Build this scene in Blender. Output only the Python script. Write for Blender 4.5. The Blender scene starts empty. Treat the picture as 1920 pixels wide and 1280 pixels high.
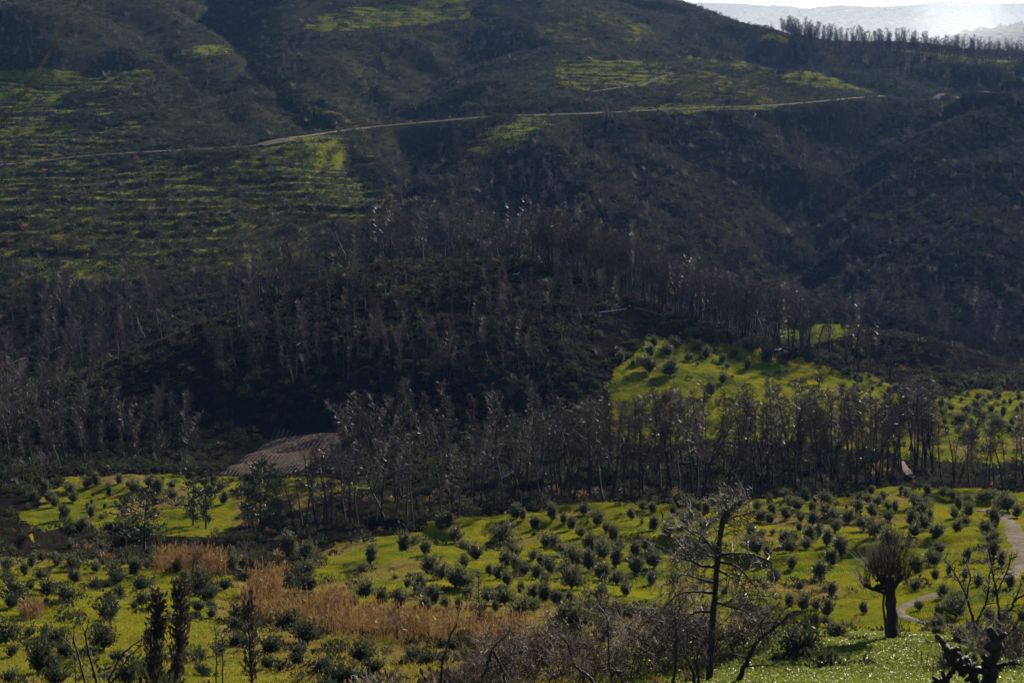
import bpy, math, random
import numpy as np

# ------------------------------------------------------------------ camera, sky, sun, exposure
S = bpy.context.scene
COL = S.collection
F = 3583.0            # focal length in photo pixels (photo is 1920 px wide)
CX, HY = 960.0, 400.0  # column of the view axis, row of the true horizon
cam_d = bpy.data.cameras.new('camera')
cam = bpy.data.objects.new('camera', cam_d); COL.objects.link(cam)
cam.location = (0, 0, 0); cam.rotation_euler = (math.pi / 2, 0, 0)
cam_d.sensor_width = 36.0; cam_d.lens = F / 1920 * 36.0
cam_d.shift_y = -(640 - HY) / 1920.0
cam_d.clip_start = 0.2; cam_d.clip_end = 30000
cam_d.dof.use_dof = True; cam_d.dof.focus_distance = 230.0; cam_d.dof.aperture_fstop = 8.0
S.camera = cam
SUN_EL, SUN_AZ = math.radians(24), math.radians(30)   # azimuth measured from +Y towards +X
world = bpy.data.worlds.new('World'); S.world = world; world.use_nodes = True
wn = world.node_tree.nodes; wl = world.node_tree.links
bg = wn['Background']; sk = wn.new('ShaderNodeTexSky'); sk.sky_type = 'NISHITA'; sk.sun_disc = False
sk.sun_elevation = SUN_EL; sk.sun_rotation = SUN_AZ
sk.air_density = 1.0; sk.dust_density = .6; sk.ozone_density = 1.6
wl.new(sk.outputs[0], bg.inputs[0]); bg.inputs[1].default_value = 0.05
sun_d = bpy.data.lights.new('sun', 'SUN'); sun_d.energy = 5.0; sun_d.angle = math.radians(0.5); sun_d.color = (1.0, 0.9, 0.74)
sun = bpy.data.objects.new('sun', sun_d); COL.objects.link(sun)
sun.rotation_euler = (math.pi / 2 - SUN_EL, 0, math.pi - SUN_AZ)
S.view_settings.view_transform = 'Standard'; S.view_settings.look = 'None'
S.view_settings.gamma = 1.0; S.view_settings.use_curve_mapping = False
S.view_settings.exposure = 1.42
S.render.engine = 'CYCLES'
cy = S.cycles
cy.max_bounces = 4; cy.diffuse_bounces = 2; cy.glossy_bounces = 1; cy.transmission_bounces = 2
cy.transparent_max_bounces = 4; cy.volume_bounces = 0; cy.use_denoising = True; cy.use_adaptive_sampling = False
cy.sample_clamp_indirect = 3.0

RNG = np.random.default_rng(7)
R = random.Random(11)

# ------------------------------------------------------------------ helpers
def tag(o, label=None, cat=None, group=None, kind=None):
    if label: o['label'] = label
    if cat: o['category'] = cat
    if group: o['group'] = group
    if kind: o['kind'] = kind
    return o

def empty(name, loc, rz=0.0, sc=1.0):
    o = bpy.data.objects.new(name, None); COL.objects.link(o)
    o.location = loc; o.rotation_euler = (0, 0, rz); o.scale = (sc, sc, sc) if not isinstance(sc, tuple) else sc
    o.empty_display_size = 0.3
    return o

def link(name, me, parent=None):
    o = bpy.data.objects.new(name, me); COL.objects.link(o)
    if parent: o.parent = parent
    return o

class MB:
    """collects tubes, blades and faces and makes them one mesh"""
    def __init__(s): s.v = []; s.f = []; s.m = []
    def face(s, pts, m=0):
        b = len(s.v); s.v.extend(pts); s.f.append(tuple(range(b, b + len(pts)))); s.m.append(m)
    def tube(s, pts, rad, n=4, m=0, cap=False):
        b0 = None; n_ = n
        ref = np.array((0.31, 0.87, 0.38))
        for i, p in enumerate(pts):
            a = np.asarray(pts[min(i + 1, len(pts) - 1)]) - np.asarray(pts[max(i - 1, 0)])
            l = np.linalg.norm(a); a = a / l if l > 1e-9 else np.array((0, 0, 1.0))
            u = np.cross(a, ref); u /= (np.linalg.norm(u) + 1e-9); w = np.cross(a, u)
            b = len(s.v)
            if i == len(pts) - 1 and rad[i] < 0.004:
                s.v.append(tuple(p))
                for k in range(n): s.f.append((b0 + k, b0 + (k + 1) % n, b)); s.m.append(m)
                return
            for k in range(n):
                t = 2 * math.pi * k / n
                s.v.append(tuple(np.asarray(p) + rad[i] * (math.cos(t) * u + math.sin(t) * w)))
            if b0 is not None:
                for k in range(n):
                    s.f.append((b0 + k, b0 + (k + 1) % n, b + (k + 1) % n, b + k)); s.m.append(m)
            b0 = b
        if cap:
            s.f.append(tuple(b0 + k for k in range(n))); s.m.append(m)
    def leaf(s, p, d, L, w, m=0, side=None):
        p = np.asarray(p, float); d = np.asarray(d, float)
        if side is None: side = np.array((R.gauss(0, 1), R.gauss(0, 1), R.gauss(0, .6)))
        x = np.cross(d, side); x /= (np.linalg.norm(x) + 1e-9)
        q = p + d * L * .5
        s.face([tuple(p), tuple(q + x * w * .5), tuple(p + d * L), tuple(q - x * w * .5)], m)
    def mesh(s, name, mats, smooth=False):
        me = bpy.data.meshes.new(name); me.from_pydata([tuple(map(float, v)) for v in s.v], [], s.f)
        for m in mats: me.materials.append(m)
        if len(mats) > 1: me.polygons.foreach_set('material_index', s.m)
        if smooth: me.polygons.foreach_set('use_smooth', [True] * len(s.f))
        me.update(); return me

def nrm(v):
    v = np.asarray(v, float); return v / (np.linalg.norm(v) + 1e-9)
def rv(s=1.0): return np.array((R.gauss(0, s), R.gauss(0, s), R.gauss(0, s)))

def grow(mb, p, d, L, r, depth, kids, spread=0.8, wob=0.15, up=0.0, segs=3, sides=3, m=0, ratio=(.4, .7), t0=.2, mt=None, rmin=.006):
    p = np.asarray(p, float); d = nrm(d); pts = [p]; dirs = [d]
    for k in range(segs):
        d = nrm(d + rv(wob) + np.array((0, 0, up))); p = p + d * (L / segs); pts.append(p); dirs.append(d)
    end = r * .4 if depth > 0 else 0.0
    rad = [max(r + (end - r) * k / segs, rmin if k < segs else 0.0) for k in range(segs + 1)]
    mb.tube(pts, rad, sides, m)
    if depth <= 0: return
    n = kids[0] if isinstance(kids, (list, tuple)) else kids
    nk = kids[1:] if isinstance(kids, (list, tuple)) and len(kids) > 1 else kids
    for k in range(n):
        t = t0 + (1 - t0) * (k + R.random()) / n
        i = min(int(t * segs), segs - 1); f = t * segs - i
        q = pts[i] * (1 - f) + pts[i + 1] * f
        dd = dirs[i + 1]; x = nrm(np.cross(dd, rv()))
        nd = nrm(dd * (1 - spread * .5) + x * spread)
        grow(mb, q, nd, L * R.uniform(*ratio), max(r * (.55 - .2 * t), rmin), depth - 1, nk, spread, wob * 1.2, up, max(2, segs - 1), 3, m if mt is None else mt, ratio, t0, mt, rmin)

# ------------------------------------------------------------------ noise
def _hash(ix, iy, seed):
    h = (ix.astype(np.int64) * 374761393 + iy.astype(np.int64) * 668265263 + seed * 974634777) & 0x7fffffff
    h = ((h ^ (h >> 13)) * 1274126177) & 0x7fffffff
    return ((h ^ (h >> 16)) & 0xffff) / 65535.0
def vnoise(x, y, seed=0):
    ix = np.floor(x); iy = np.floor(y); fx = x - ix; fy = y - iy
    fx = fx * fx * fx * (fx * (fx * 6 - 15) + 10); fy = fy * fy * fy * (fy * (fy * 6 - 15) + 10)
    a = _hash(ix, iy, seed); b = _hash(ix + 1, iy, seed); c = _hash(ix, iy + 1, seed); d = _hash(ix + 1, iy + 1, seed)
    return (a + (b - a) * fx) * (1 - fy) + (c + (d - c) * fx) * fy
def fbm(x, y, o=4, seed=0):
    s = 0; a = 1; t = 0
    for k in range(o):
        s = s + a * (vnoise(x, y, seed + k * 17) - .5) * 2; t += a; a *= .5
        x, y = x * 1.93 + y * .5 + 13.1, y * 1.93 - x * .5 + 7.7
    return s / t
def sstep(a, b, x):
    t = np.clip((x - a) / (b - a), 0, 1); return t * t * (3 - 2 * t)

def pchip(xs, ys, x):
    xs = np.asarray(xs, float); ys = np.asarray(ys, float); h = np.diff(xs); dl = np.diff(ys) / h
    m = np.zeros_like(ys)
    for k in range(1, len(xs) - 1):
        if dl[k - 1] * dl[k] > 0:
            w1 = 2 * h[k] + h[k - 1]; w2 = h[k] + 2 * h[k - 1]
            m[k] = (w1 + w2) / (w1 / dl[k - 1] + w2 / dl[k])
    m[0] = dl[0]; m[-1] = dl[-1]
    x = np.clip(x, xs[0], xs[-1]); i = np.clip(np.searchsorted(xs, x) - 1, 0, len(xs) - 2)
    t = (x - xs[i]) / h[i]
    return ((1 + 2 * t) * (1 - t) ** 2 * ys[i] + t * (1 - t) ** 2 * h[i] * m[i] + t * t * (3 - 2 * t) * ys[i + 1] + t * t * (t - 1) * h[i] * m[i + 1])

# ------------------------------------------------------------------ the land: lines that run across the valley (distance, row)
PXN = [-400, 0, 250, 500, 750, 1000, 1250, 1500, 1700, 1920, 2320]
LINES = [  # each: distances in metres, then rows of the photograph at which that line of ground lies
 ([20] * 11, [1500] * 11),
 ([60] * 11, [1430, 1430, 1430, 1430, 1430, 1420, 1400, 1370, 1360, 1360, 1360]),
 ([115, 115, 115, 115, 115, 110, 96, 88, 88, 86, 86], [1280] * 8 + [1278, 1284, 1284]),
 ([140, 140, 140, 140, 140, 132, 112, 104, 104, 104, 104], [1195, 1192, 1190, 1198, 1202, 1205, 1222, 1208, 1205, 1228, 1230]),
 ([168, 168, 168, 166, 162, 158, 152, 148, 148, 150, 150], [1130, 1130, 1130, 1145, 1150, 1150, 1168, 1182, 1186, 1178, 1175]),
 ([215, 214, 214, 205, 192, 190, 190, 190, 186, 182, 180], [1050, 1048, 1050, 1078, 1085, 1085, 1085, 1082, 1085, 1085, 1080]),
 ([240, 238, 238, 236, 236, 246, 254, 262, 270, 276, 280], [1020, 1022, 1028, 1036, 1000, 968, 946, 931, 916, 921, 921]),
 ([258, 258, 258, 258, 252, 262, 270, 278, 286, 292, 295], [985, 996, 994, 992, 978, 946, 930, 917, 904, 905, 905]),
 ([298, 298, 298, 300, 296, 300, 306, 316, 326, 332, 335], [900, 900, 897, 890, 906, 892, 872, 852, 846, 856, 860]),
 ([345, 345, 345, 345, 345, 345, 342, 352, 370, 380, 385], [850, 848, 830, 803, 795, 800, 790, 765, 776, 790, 790]),
 ([375, 374, 370, 363, 361, 362, 370, 388, 408, 420, 425], [790, 775, 748, 718, 688, 696, 706, 712, 735, 738, 740]),
 ([402, 405, 412, 430, 445, 448, 440, 428, 434, 450, 455], [785, 752, 668, 564, 494, 492, 576, 655, 703, 714, 720]),
 ([440, 450, 480, 510, 530, 565, 570, 520, 490, 495, 500], [730, 722, 690, 650, 640, 650, 670, 715, 735, 742, 745]),
 ([520, 520, 560, 600, 640, 650, 650, 640, 605, 585, 580], [570, 585, 530, 498, 480, 560, 610, 655, 708, 726, 735]),
 ([690, 690, 700, 720, 745, 780, 800, 800, 760, 730, 720], [392, 388, 382, 378, 405, 440, 470, 500, 570, 610, 620]),
 ([790, 800, 810, 822, 930, 925, 965, 1000, 1140, 1200, 1230], [325, 310, 289, 270, 240, 218, 208, 196, 180, 174, 165]),
 ([1060, 1060, 1070, 1080, 1150, 1120, 1180, 1260, 1360, 1400, 1400], [140, 150, 135, 150, 135, 135, 132, 128, 118, 125, 130]),
 ([1450, 1450, 1450, 1480, 1500, 1500, 1500, 1500, 1520, 1540, 1540], [-190, -170, -120, -90, -70, -45, -8, 74, 88, 108, 120]),
 ([2200] * 11, [430, 430, 430, 430, 430, 460, 520, 560, 560, 560, 560]),
 ([3000] * 11, [470] * 11),
 ([9500] * 11, [425] * 11),
]
# ridges and spurs: ((column, row, distance), ...), side slope, rounding in metres
RIDGES = [
 (((1440, 645, 512), (1560, 611, 505), (1650, 622, 500), (1720, 642, 492), (1850, 681, 480), (1990, 712, 470)), .36, 10),
 (((945, 219, 915), (1000, 246, 862), (1090, 292, 800), (1160, 350, 745), (1230, 425, 690), (1260, 470, 665)), .52, 10),
 (((945, 219, 915), (880, 255, 868), (820, 298, 815), (770, 330, 770)), .6, 7),
 (((540, 184, 965), (610, 200, 920), (668, 236, 885)), .5, 6),
 (((640, 244, 872), (695, 254, 842), (722, 296, 800)), .6, 8),
 (((470, 282, 815), (560, 290, 785), (640, 320, 745), (700, 352, 708), (760, 400, 660)), .42, 12),
 (((1290, 204, 985), (1460, 204, 955), (1530, 262, 890), (1570, 330, 835), (1545, 420, 770)), .55, 12),
 (((1130, 208, 950), (1190, 300, 850), (1290, 400, 770), (1350, 480, 715)), .55, 14),
 (((2100, 90, 1080), (1950, 150, 1000), (1850, 196, 950), (1700, 272, 885), (1560, 402, 785), (1440, 522, 695)), .55, 12),
 (((1950, 150, 1000), (1880, 300, 850), (1760, 470, 715), (1680, 590, 640)), .5, 14),
 (((-200, -90, 1230), (80, -30, 1210), (180, 4, 1190), (250, 50, 1150), (305, 92, 1110)), .5, 12),
 (((500, 80, 1180), (600, 38, 1240), (720, 14, 1320), (880, -8, 1420)), .3, 20),
 (((900, 60, 1250), (1050, 90, 1200), (1180, 112, 1150), (1290, 150, 1080), (1400, 190, 1010)), .32, 14),
 (((1330, 96, 1280), (1390, 122, 1190), (1510, 142, 1140), (1655, 179, 1085)), .4, 12),
 (((1300, 0, 1420), (1400, 24, 1400), (1480, 60, 1390), (1520, 92, 1330)), .6, 8),
 (((1640, 88, 1400), (1740, 98, 1330), (1860, 120, 1260), (1990, 140, 1200)), .4, 12),
 (((1690, 172, 1190), (1730, 168, 1160), (1770, 176, 1120), (1760, 240, 1010)), .6, 6),
 # the hazy hills beyond
 (((1320, 60, 3500), (1420, 38, 3600), (1500, 20, 3600), (1580, 11, 3600), (1680, 18, 3600), (1780, 40, 3500), (1850, 70, 3300)), .42, 60),
 (((1600, 40, 5600), (1700, 12, 5600), (1790, 3, 5600), (1860, 8, 5600), (1990, 0, 5600), (2300, -20, 5600)), .3, 90),
 (((1780, 80, 2700), (1850, 56, 2750), (1930, 44, 2800), (2100, 30, 2800)), .45, 50),
 (((700, 30, 5200), (1000, -20, 5600), (1300, 6, 5600), (1450, 12, 5700), (1600, 30, 5800)), .3, 90),
]
VALLEYS = [
 (((1665, 205, 1130), (1640, 262, 1040), (1600, 345, 930), (1540, 450, 815), (1470, 560, 720), (1420, 640, 650)), .62),
 (((800, 232, 1010), (788, 300, 900), (748, 350, 800), (790, 430, 700)), .6),
 (((400, -40, 1650), (400, 50, 1330), (440, 108, 1150), (510, 172, 1030), (600, 270, 905), (640, 330, 830), (760, 440, 690)), .5),
 (((900, 140, 1180), (800, 190, 1090), (735, 240, 1000), (745, 310, 870)), .5),
 (((1110, 240, 930), (1190, 340, 820), (1250, 460, 710)), .55),
 (((1345, 232, 960), (1385, 350, 830), (1400, 500, 720)), .5),
 (((1460, 150, 1280), (1560, 158, 1230), (1690, 186, 1150)), .4),
 (((300, 110, 1120), (420, 200, 960), (470, 262, 860)), .35),
]
cols_px = np.concatenate([np.linspace(-9000, -420, 26)[:-1], np.arange(-420, 2341, 5.0), np.linspace(2340, 11000, 26)[1:]])
def lnrange(a, b, d): return np.exp(np.arange(math.log(a), math.log(b), d))
rows_Y = np.concatenate([lnrange(.9, 78, .03), lnrange(78, 470, .0044), lnrange(470, 1560, .0042), lnrange(1560, 12000, .016)])
NC, NR = len(cols_px), len(rows_Y)
TAN = (cols_px - CX) / F
lnY = np.log(rows_Y)
ZG = np.zeros((NR, NC))
pxc = np.clip(cols_px, -400, 2320)
fy = [pchip(PXN, l[0], pxc) for l in LINES]; fe = [pchip(PXN, l[1], pxc) for l in LINES]
for c in range(NC):
    ys = [math.log(.5), math.log(5)]; es = [-3.6, -3.6 / 5 * 1.0]
    ys = [math.log(6.0)]; es = [-3.0 / 6]
    for k in range(len(LINES)):
        ys.append(math.log(fy[k][c])); es.append((HY - fe[k][c]) / F)
    e = pchip(ys, es, lnY)
    z = e * rows_Y
    near = rows_Y < 6
    z[near] = -1.75 - 1.25 * (rows_Y[near] / 6) ** 1.0
    ZG[:, c] = z
XG = TAN[None, :] * rows_Y[:, None]; YG = np.repeat(rows_Y[:, None], NC, 1)
# far relief before the spurs
far = sstep(480, 700, YG)
ZG += far * fbm(XG / 190, YG / 190, 3, 3) * 4.5 * sstep(480, 900, YG)
WXN = XG + fbm(XG / 60, YG / 60, 3, 31) * 14 * far
WYN = YG + fbm(XG / 60 + 40, YG / 60, 3, 32) * 14 * far
for pts, sl, rd in RIDGES:
    P = np.array([((a - CX) / F * d, d, (HY - b) / F * d) for a, b, d in pts])
    reach = 500 if P[:, 1].max() < 2000 else 2600
    r0 = np.searchsorted(rows_Y, P[:, 1].min() - reach); r1 = np.searchsorted(rows_Y, P[:, 1].max() + reach)
    tx = TAN; cmin = (P[:, 0] / P[:, 1]).min() - reach / P[:, 1].mean(); cmax = (P[:, 0] / P[:, 1]).max() + reach / P[:, 1].mean()
    c0 = np.searchsorted(TAN, cmin); c1 = np.searchsorted(TAN, cmax)
    if r1 <= r0 or c1 <= c0: continue
    X = WXN[r0:r1, c0:c1]; Y = WYN[r0:r1, c0:c1]; best = np.full(X.shape, -1e9)
    for a, b in zip(P[:-1], P[1:]):
        ab = b[:2] - a[:2]; t = np.clip(((X - a[0]) * ab[0] + (Y - a[1]) * ab[1]) / (ab @ ab), 0, 1)
        d = np.hypot(X - a[0] - t * ab[0], Y - a[1] - t * ab[1])
        best = np.maximum(best, a[2] + t * (b[2] - a[2]) - sl * (np.sqrt(d * d + rd * rd) - rd))
    k = 3.0 if P[:, 1].max() < 2000 else 25.0
    Z = ZG[r0:r1, c0:c1]
    dlt = np.clip((best - Z) / k, -30, 30)
    ZG[r0:r1, c0:c1] = Z + k * np.log1p(np.exp(dlt))
for pts, sl in VALLEYS:
    P = np.array([((a - CX) / F * d, d, (HY - b) / F * d) for a, b, d in pts])
    r0 = np.searchsorted(rows_Y, P[:, 1].min() - 160); r1 = np.searchsorted(rows_Y, P[:, 1].max() + 160)
    c0 = np.searchsorted(TAN, (P[:, 0] / P[:, 1]).min() - .2); c1 = np.searchsorted(TAN, (P[:, 0] / P[:, 1]).max() + .2)
    X = WXN[r0:r1, c0:c1]; Y = WYN[r0:r1, c0:c1]; best = np.full(X.shape, 1e9)
    for a, b in zip(P[:-1], P[1:]):
        ab = b[:2] - a[:2]; t = np.clip(((X - a[0]) * ab[0] + (Y - a[1]) * ab[1]) / (ab @ ab), 0, 1)
        d = np.hypot(X - a[0] - t * ab[0], Y - a[1] - t * ab[1])
        best = np.minimum(best, a[2] + t * (b[2] - a[2]) + sl * d)
    Z = ZG[r0:r1, c0:c1]; dlt = np.clip((Z - best) / 2.5, -30, 30)
    ZG[r0:r1, c0:c1] = Z - 2.5 * np.log1p(np.exp(dlt))
ZG += far * fbm(XG / 45, YG / 45, 5, 9) * 2.2
gul = np.abs(fbm(XG / 55 + fbm(XG / 50, YG / 50, 2, 5) * .5, YG / 260, 2, 44))
ZG += far * (sstep(0, .25, gul) - .6) * 2.2 * (1 - sstep(1450, 1600, YG))
# near relief
mid = 1 - sstep(470, 560, YG)
ZG += mid * sstep(100, 150, YG) * fbm(XG / 15, YG / 11, 3, 25) * .85
ZG += mid * sstep(60, 130, YG) * fbm(XG / 22, YG / 22, 4, 21) * (.55 + .9 * sstep(330, 400, YG))
ZG += mid * sstep(60, 130, YG) * fbm(XG / 6, YG / 4, 3, 22) * .26
PY = HY - ZG / YG * F
PXG = np.repeat(cols_px[None, :], NR, 0)

def inpoly(px, py, poly):
    r = np.zeros(px.shape, bool); n = len(poly)
    for i in range(n):
        x1, y1 = poly[i]; x2, y2 = poly[(i + 1) % n]
        if y1 == y2: continue
        c = ((y1 > py) != (y2 > py)) & (px < (x2 - x1) * (py - y1) / (y2 - y1) + x1); r ^= c
    return r
def blur(a, n):
    for _ in range(n):
        a = (a + np.roll(a, 1, 0) + np.roll(a, -1, 0) + np.roll(a, 1, 1) + np.roll(a, -1, 1)) / 5
    return a
def zone(poly, y0, y1, soft=4, wob=None):
    if wob is None: wob = 20 if y1 < 480 else 30
    jx = fbm(XG / YG * 45, lnY[:, None] * 45 + 0 * XG, 5, 61) * wob
    return blur((inpoly(PXG + jx, PY + jx * .6, poly) & (YG > y0) & (YG < y1)).astype(float), soft)
# banks and terraces cut across the slopes
def bank(line, h, w, L):
    """a step up of h metres along a line ((column, row at which it shows)...) found on the ground"""
    pts = [ground_hit(a, b) for a, b in line]
    global ZG
    tx = np.array([p[0] / p[1] for p in pts]); ty = np.array([p[1] for p in pts]); o = np.argsort(tx); tx = tx[o]; ty = ty[o]
    yl = np.interp(TAN, tx, ty)[None, :] + fbm(TAN * 90, TAN * 0 + 3.3, 3, 71)[None, :] * 1.6
    fade = (sstep(tx[0] - .006, tx[0] + .006, TAN) * (1 - sstep(tx[-1] - .006, tx[-1] + .006, TAN)))[None, :]
    d = YG - yl
    ZG += fade * h * sstep(-w, w, d) * np.where(d > 0, np.exp(-np.maximum(d, 0) / L), 1)

def zat(x, y):
    x = np.asarray(x, float); y = np.asarray(y, float); t = x / np.maximum(y, .91)
    ci = np.clip(np.interp(t, TAN, np.arange(NC)), 0, NC - 1.001); ri = np.clip(np.interp(np.log(np.maximum(y, .91)), lnY, np.arange(NR)), 0, NR - 1.001)
    c = ci.astype(int); r = ri.astype(int); fc = ci - c; fr = ri - r
    return (ZG[r, c] * (1 - fc) + ZG[r, c + 1] * fc) * (1 - fr) + (ZG[r + 1, c] * (1 - fc) + ZG[r + 1, c + 1] * fc) * fr
YS = np.exp(np.linspace(math.log(75), math.log(7500), 3000))
def ground_hit(px, py, ymin=70):
    t = (px - CX) / F; e = (HY - py) / F
    zz = zat(t * YS, YS); ok = (zz > e * YS) & (YS > ymin)
    i = int(np.argmax(ok)) if ok.any() else len(YS) - 1
    y = YS[i]
    if i > 0:
        a = zz[i - 1] - e * YS[i - 1]; b = zz[i] - e * YS[i]
        if b != a and a < 0: y = YS[i - 1] + (YS[i] - YS[i - 1]) * (-a) / (b - a)
    return np.array((t * y, y, float(zat(t * y, y))))

bank(((1280, 1030), (1400, 1055), (1460, 1060), (1560, 1048), (1660, 1030), (1740, 1022), (1840, 1013)), .8, .5, 14)
bank(((1150, 1012), (1250, 1017), (1330, 1025)), .9, .4, 10)
bank(((690, 985), (780, 990), (850, 1010), (900, 1000)), 1.2, .6, 10)
bank(((40, 1030), (130, 1005), (200, 998), (280, 1004)), 1.5, .7, 12)
bank(((1480, 668), (1560, 700), (1700, 740), (1860, 790)), .9, .5, 10)
bank(((860, 970), (1000, 960), (1120, 954), (1180, 951)), .8, .5, 8)
bank(((1390, 668), (1430, 670)), .8, .3, 6)
PY = HY - ZG / YG * F
patchy = sstep(-.10, .12, fbm(XG / 38, YG / 60, 4, 133) + .28)
TERR = np.clip((zone([(-300, 130), (300, 135), (300, 190), (260, 240), (215, 305), (-300, 320)], 600, 1200, 6)
      + zone([(-300, 320), (330, 296), (400, 330), (430, 420), (400, 480), (150, 490), (-300, 490)], 540, 860, 6)) * patchy
      + zone([(440, 290), (540, 272), (640, 300), (740, 370), (720, 410), (520, 405), (450, 350)], 560, 860, 6)
      + zone([(560, 60), (620, 20), (880, -10), (880, 20), (700, 60)], 1000, 1500, 5)
      + zone([(1050, 115), (1250, 118), (1270, 150), (1060, 155)], 900, 1300, 4), 0, 1)
step = 3.0
tq = (ZG + fbm(XG / 45, YG / 45, 3, 81) * 3.0) / step
fr_ = tq - np.floor(tq)
zq = (np.floor(tq) + sstep(.62, .98, fr_) * .92 + fr_ * .08) * step - fbm(XG / 45, YG / 45, 3, 81) * 3.0
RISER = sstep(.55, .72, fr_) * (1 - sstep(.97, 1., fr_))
ZG = ZG * (1 - TERR) + zq * TERR
# ------------------------------------------------------------------ roads: bench the ground, keep the centre lines
def track_line(pix, step_m, smooth=3):
    P = np.array([ground_hit(a, b, ym) for a, b, ym in pix])
    d = np.concatenate([[0], np.cumsum(np.hypot(*np.diff(P[:, :2], axis=0).T))]); n = max(6, int(d[-1] / step_m))
    s = np.linspace(0, d[-1], n); Q = np.stack([np.interp(s, d, P[:, k]) for k in range(2)], 1)
    for _ in range(smooth):
        Q[1:-1] = (Q[:-2] + 2 * Q[1:-1] + Q[2:]) / 4
    z = zat(Q[:, 0], Q[:, 1])
    for _ in range(8): z[1:-1] = (z[:-2] + 2 * z[1:-1] + z[2:]) / 4
    return np.column_stack([Q, z])
def bench(Q, w0, w1, tilt=0.0):
    global ZG
    t = Q[:, 0] / Q[:, 1]
    c0 = max(0, np.searchsorted(TAN, t.min()) - 12); c1 = min(NC, np.searchsorted(TAN, t.max()) + 12)
    r0 = max(0, np.searchsorted(rows_Y, Q[:, 1].min() - 2 * w1)); r1 = min(NR, np.searchsorted(rows_Y, Q[:, 1].max() + 2 * w1))
    X = XG[r0:r1, c0:c1]; Y = YG[r0:r1, c0:c1]; bd = np.full(X.shape, 1e9); bz = np.zeros(X.shape)
    for q in Q:
        d = np.hypot(X - q[0], Y - q[1]); k = d < bd; bd = np.where(k, d, bd); bz = np.where(k, q[2] + (Y - q[1]) * tilt - (.35 if tilt else .03), bz)
    w = 1 - sstep(w0, w1, bd)
    ZG[r0:r1, c0:c1] = ZG[r0:r1, c0:c1] * (1 - w) + bz * w
ROADS = []
def road(pix, width, step_m, w0, w1, smooth=3, tilt=0.0, known=False):
    if known:   # the far road keeps its own distances, the slope is cut and filled to carry it
        px = np.array([p[0] for p in pix], float); d = pchip(PXN, LINES[15][0], px)
        P = np.stack([(px - CX) / F * d, d, (HY - np.array([p[1] for p in pix])) / F * d], 1)
        L = np.concatenate([[0], np.cumsum(np.hypot(*np.diff(P[:, :2], axis=0).T))]); n = int(L[-1] / step_m); q = np.linspace(0, L[-1], n)
        Q = np.stack([np.interp(q, L, P[:, k]) for k in range(3)], 1)
        for _ in range(3): Q[1:-1] = (Q[:-2] + 2 * Q[1:-1] + Q[2:]) / 4
    else: Q = track_line(pix, step_m, smooth)
    bench(Q, w0, w1, tilt); ROADS.append((Q, width)); return len(ROADS) - 1
r_left = road([(-60, 312, 650), (0, 310, 650), (80, 302, 650), (160, 292, 650), (240, 287, 650), (330, 282, 650), (430, 277, 650), (480, 274, 650), (510, 268, 650), (530, 262, 650)], 2.8, 4, 6, 22, 3, .22, True)
r_mid = road([(530, 262, 650), (580, 254, 650), (650, 244, 650), (700, 238, 650), (790, 230, 650), (880, 222, 650), (940, 217, 650), (1010, 216, 650), (1120, 212, 650), (1200, 208, 650), (1330, 202, 650), (1420, 199, 650), (1460, 197, 650), (1540, 190, 650), (1600, 184, 650), (1655, 180, 650)], 4.0, 4, 6, 22, 3, .22, True)
r_bend = road([(488, 272, 650), (505, 269, 650), (520, 265, 650), (540, 261, 650)], 7.5, 3, 6, 16, 3, .22, True)
r_far = road([(1750, 187, 900), (1790, 178, 900), (1840, 174, 900), (1900, 172, 900)], 4.0, 4, 5.5, 13, 3, .22)
r_side = road([(1110, 172, 900), (1170, 164, 900), (1220, 152, 900), (1262, 138, 900)], 2.4, 4, 5, 13, 3, .22)
r_track = road([(1835, 958, 120), (1860, 955, 120), (1885, 972, 120), (1900, 990, 120), (1912, 1020, 120), (1918, 1045, 120), (1908, 1065, 120), (1885, 1085, 120)], 2.1, 1, 2.2, 4.5)
r_path = road([(1760, 1112, 120), (1720, 1124, 120), (1694, 1136, 120), (1686, 1146, 120), (1692, 1155, 120), (1710, 1162, 120), (1740, 1168, 120), (1790, 1171, 120), (1850, 1175, 120), (1925, 1176, 120)], 1.25, .8, 1.4, 3.0)
r_wood = road([(1688, 864, 200), (1693, 872, 200), (1700, 882, 200), (1712, 893, 200), (1726, 901, 200)], 1.5, 1, 1.8, 3.5)
PY = HY - ZG / YG * F

# ------------------------------------------------------------------ what grows where (ground cover in world space, kept per vertex)
GR = np.zeros_like(ZG)
field_far = np.interp(cols_px, PXN, [236, 236, 236, 236, 238, 248, 256, 263, 271, 277, 280])[None, :]
jx = fbm(XG / 14, YG / 14, 3, 90) * 7
GR = np.maximum(GR, (YG + jx < field_far - 1).astype(float) * (YG > 3))
ditch = zone([(-300, 1000), (250, 1010), (330, 1040), (480, 1020), (640, 1000), (600, 1060), (520, 1110), (480, 1090), (300, 1062), (0, 1045), (-300, 1045)], 190, 262, 3)
GR *= 1 - ditch
GR = np.maximum(GR, zone([(30, 965), (120, 905), (250, 893), (452, 893), (455, 960), (430, 1005), (330, 1010), (200, 985), (90, 1010)], 250, 310, 6, 26))
GR = np.maximum(GR, zone([(470, 1000), (520, 940), (560, 960), (700, 920), (760, 900), (640, 900), (600, 880), (480, 905)], 240, 320, 3) * .5)
GR = np.maximum(GR, zone([(1120, 735), (1175, 660), (1250, 634), (1330, 634), (1420, 650), (1470, 690), (1560, 702), (1640, 705), (1740, 760), (1800, 850), (1700, 880), (1560, 830), (1450, 850), (1200, 840), (1130, 800)], 325, 445, 8, 36))
GR = np.maximum(GR, zone([(1480, 680), (1600, 700), (1660, 735), (1740, 742), (1860, 735), (2000, 740), (2000, 900), (1800, 890), (1700, 870), (1560, 780)], 320, 460, 8, 36) * .95)
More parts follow.
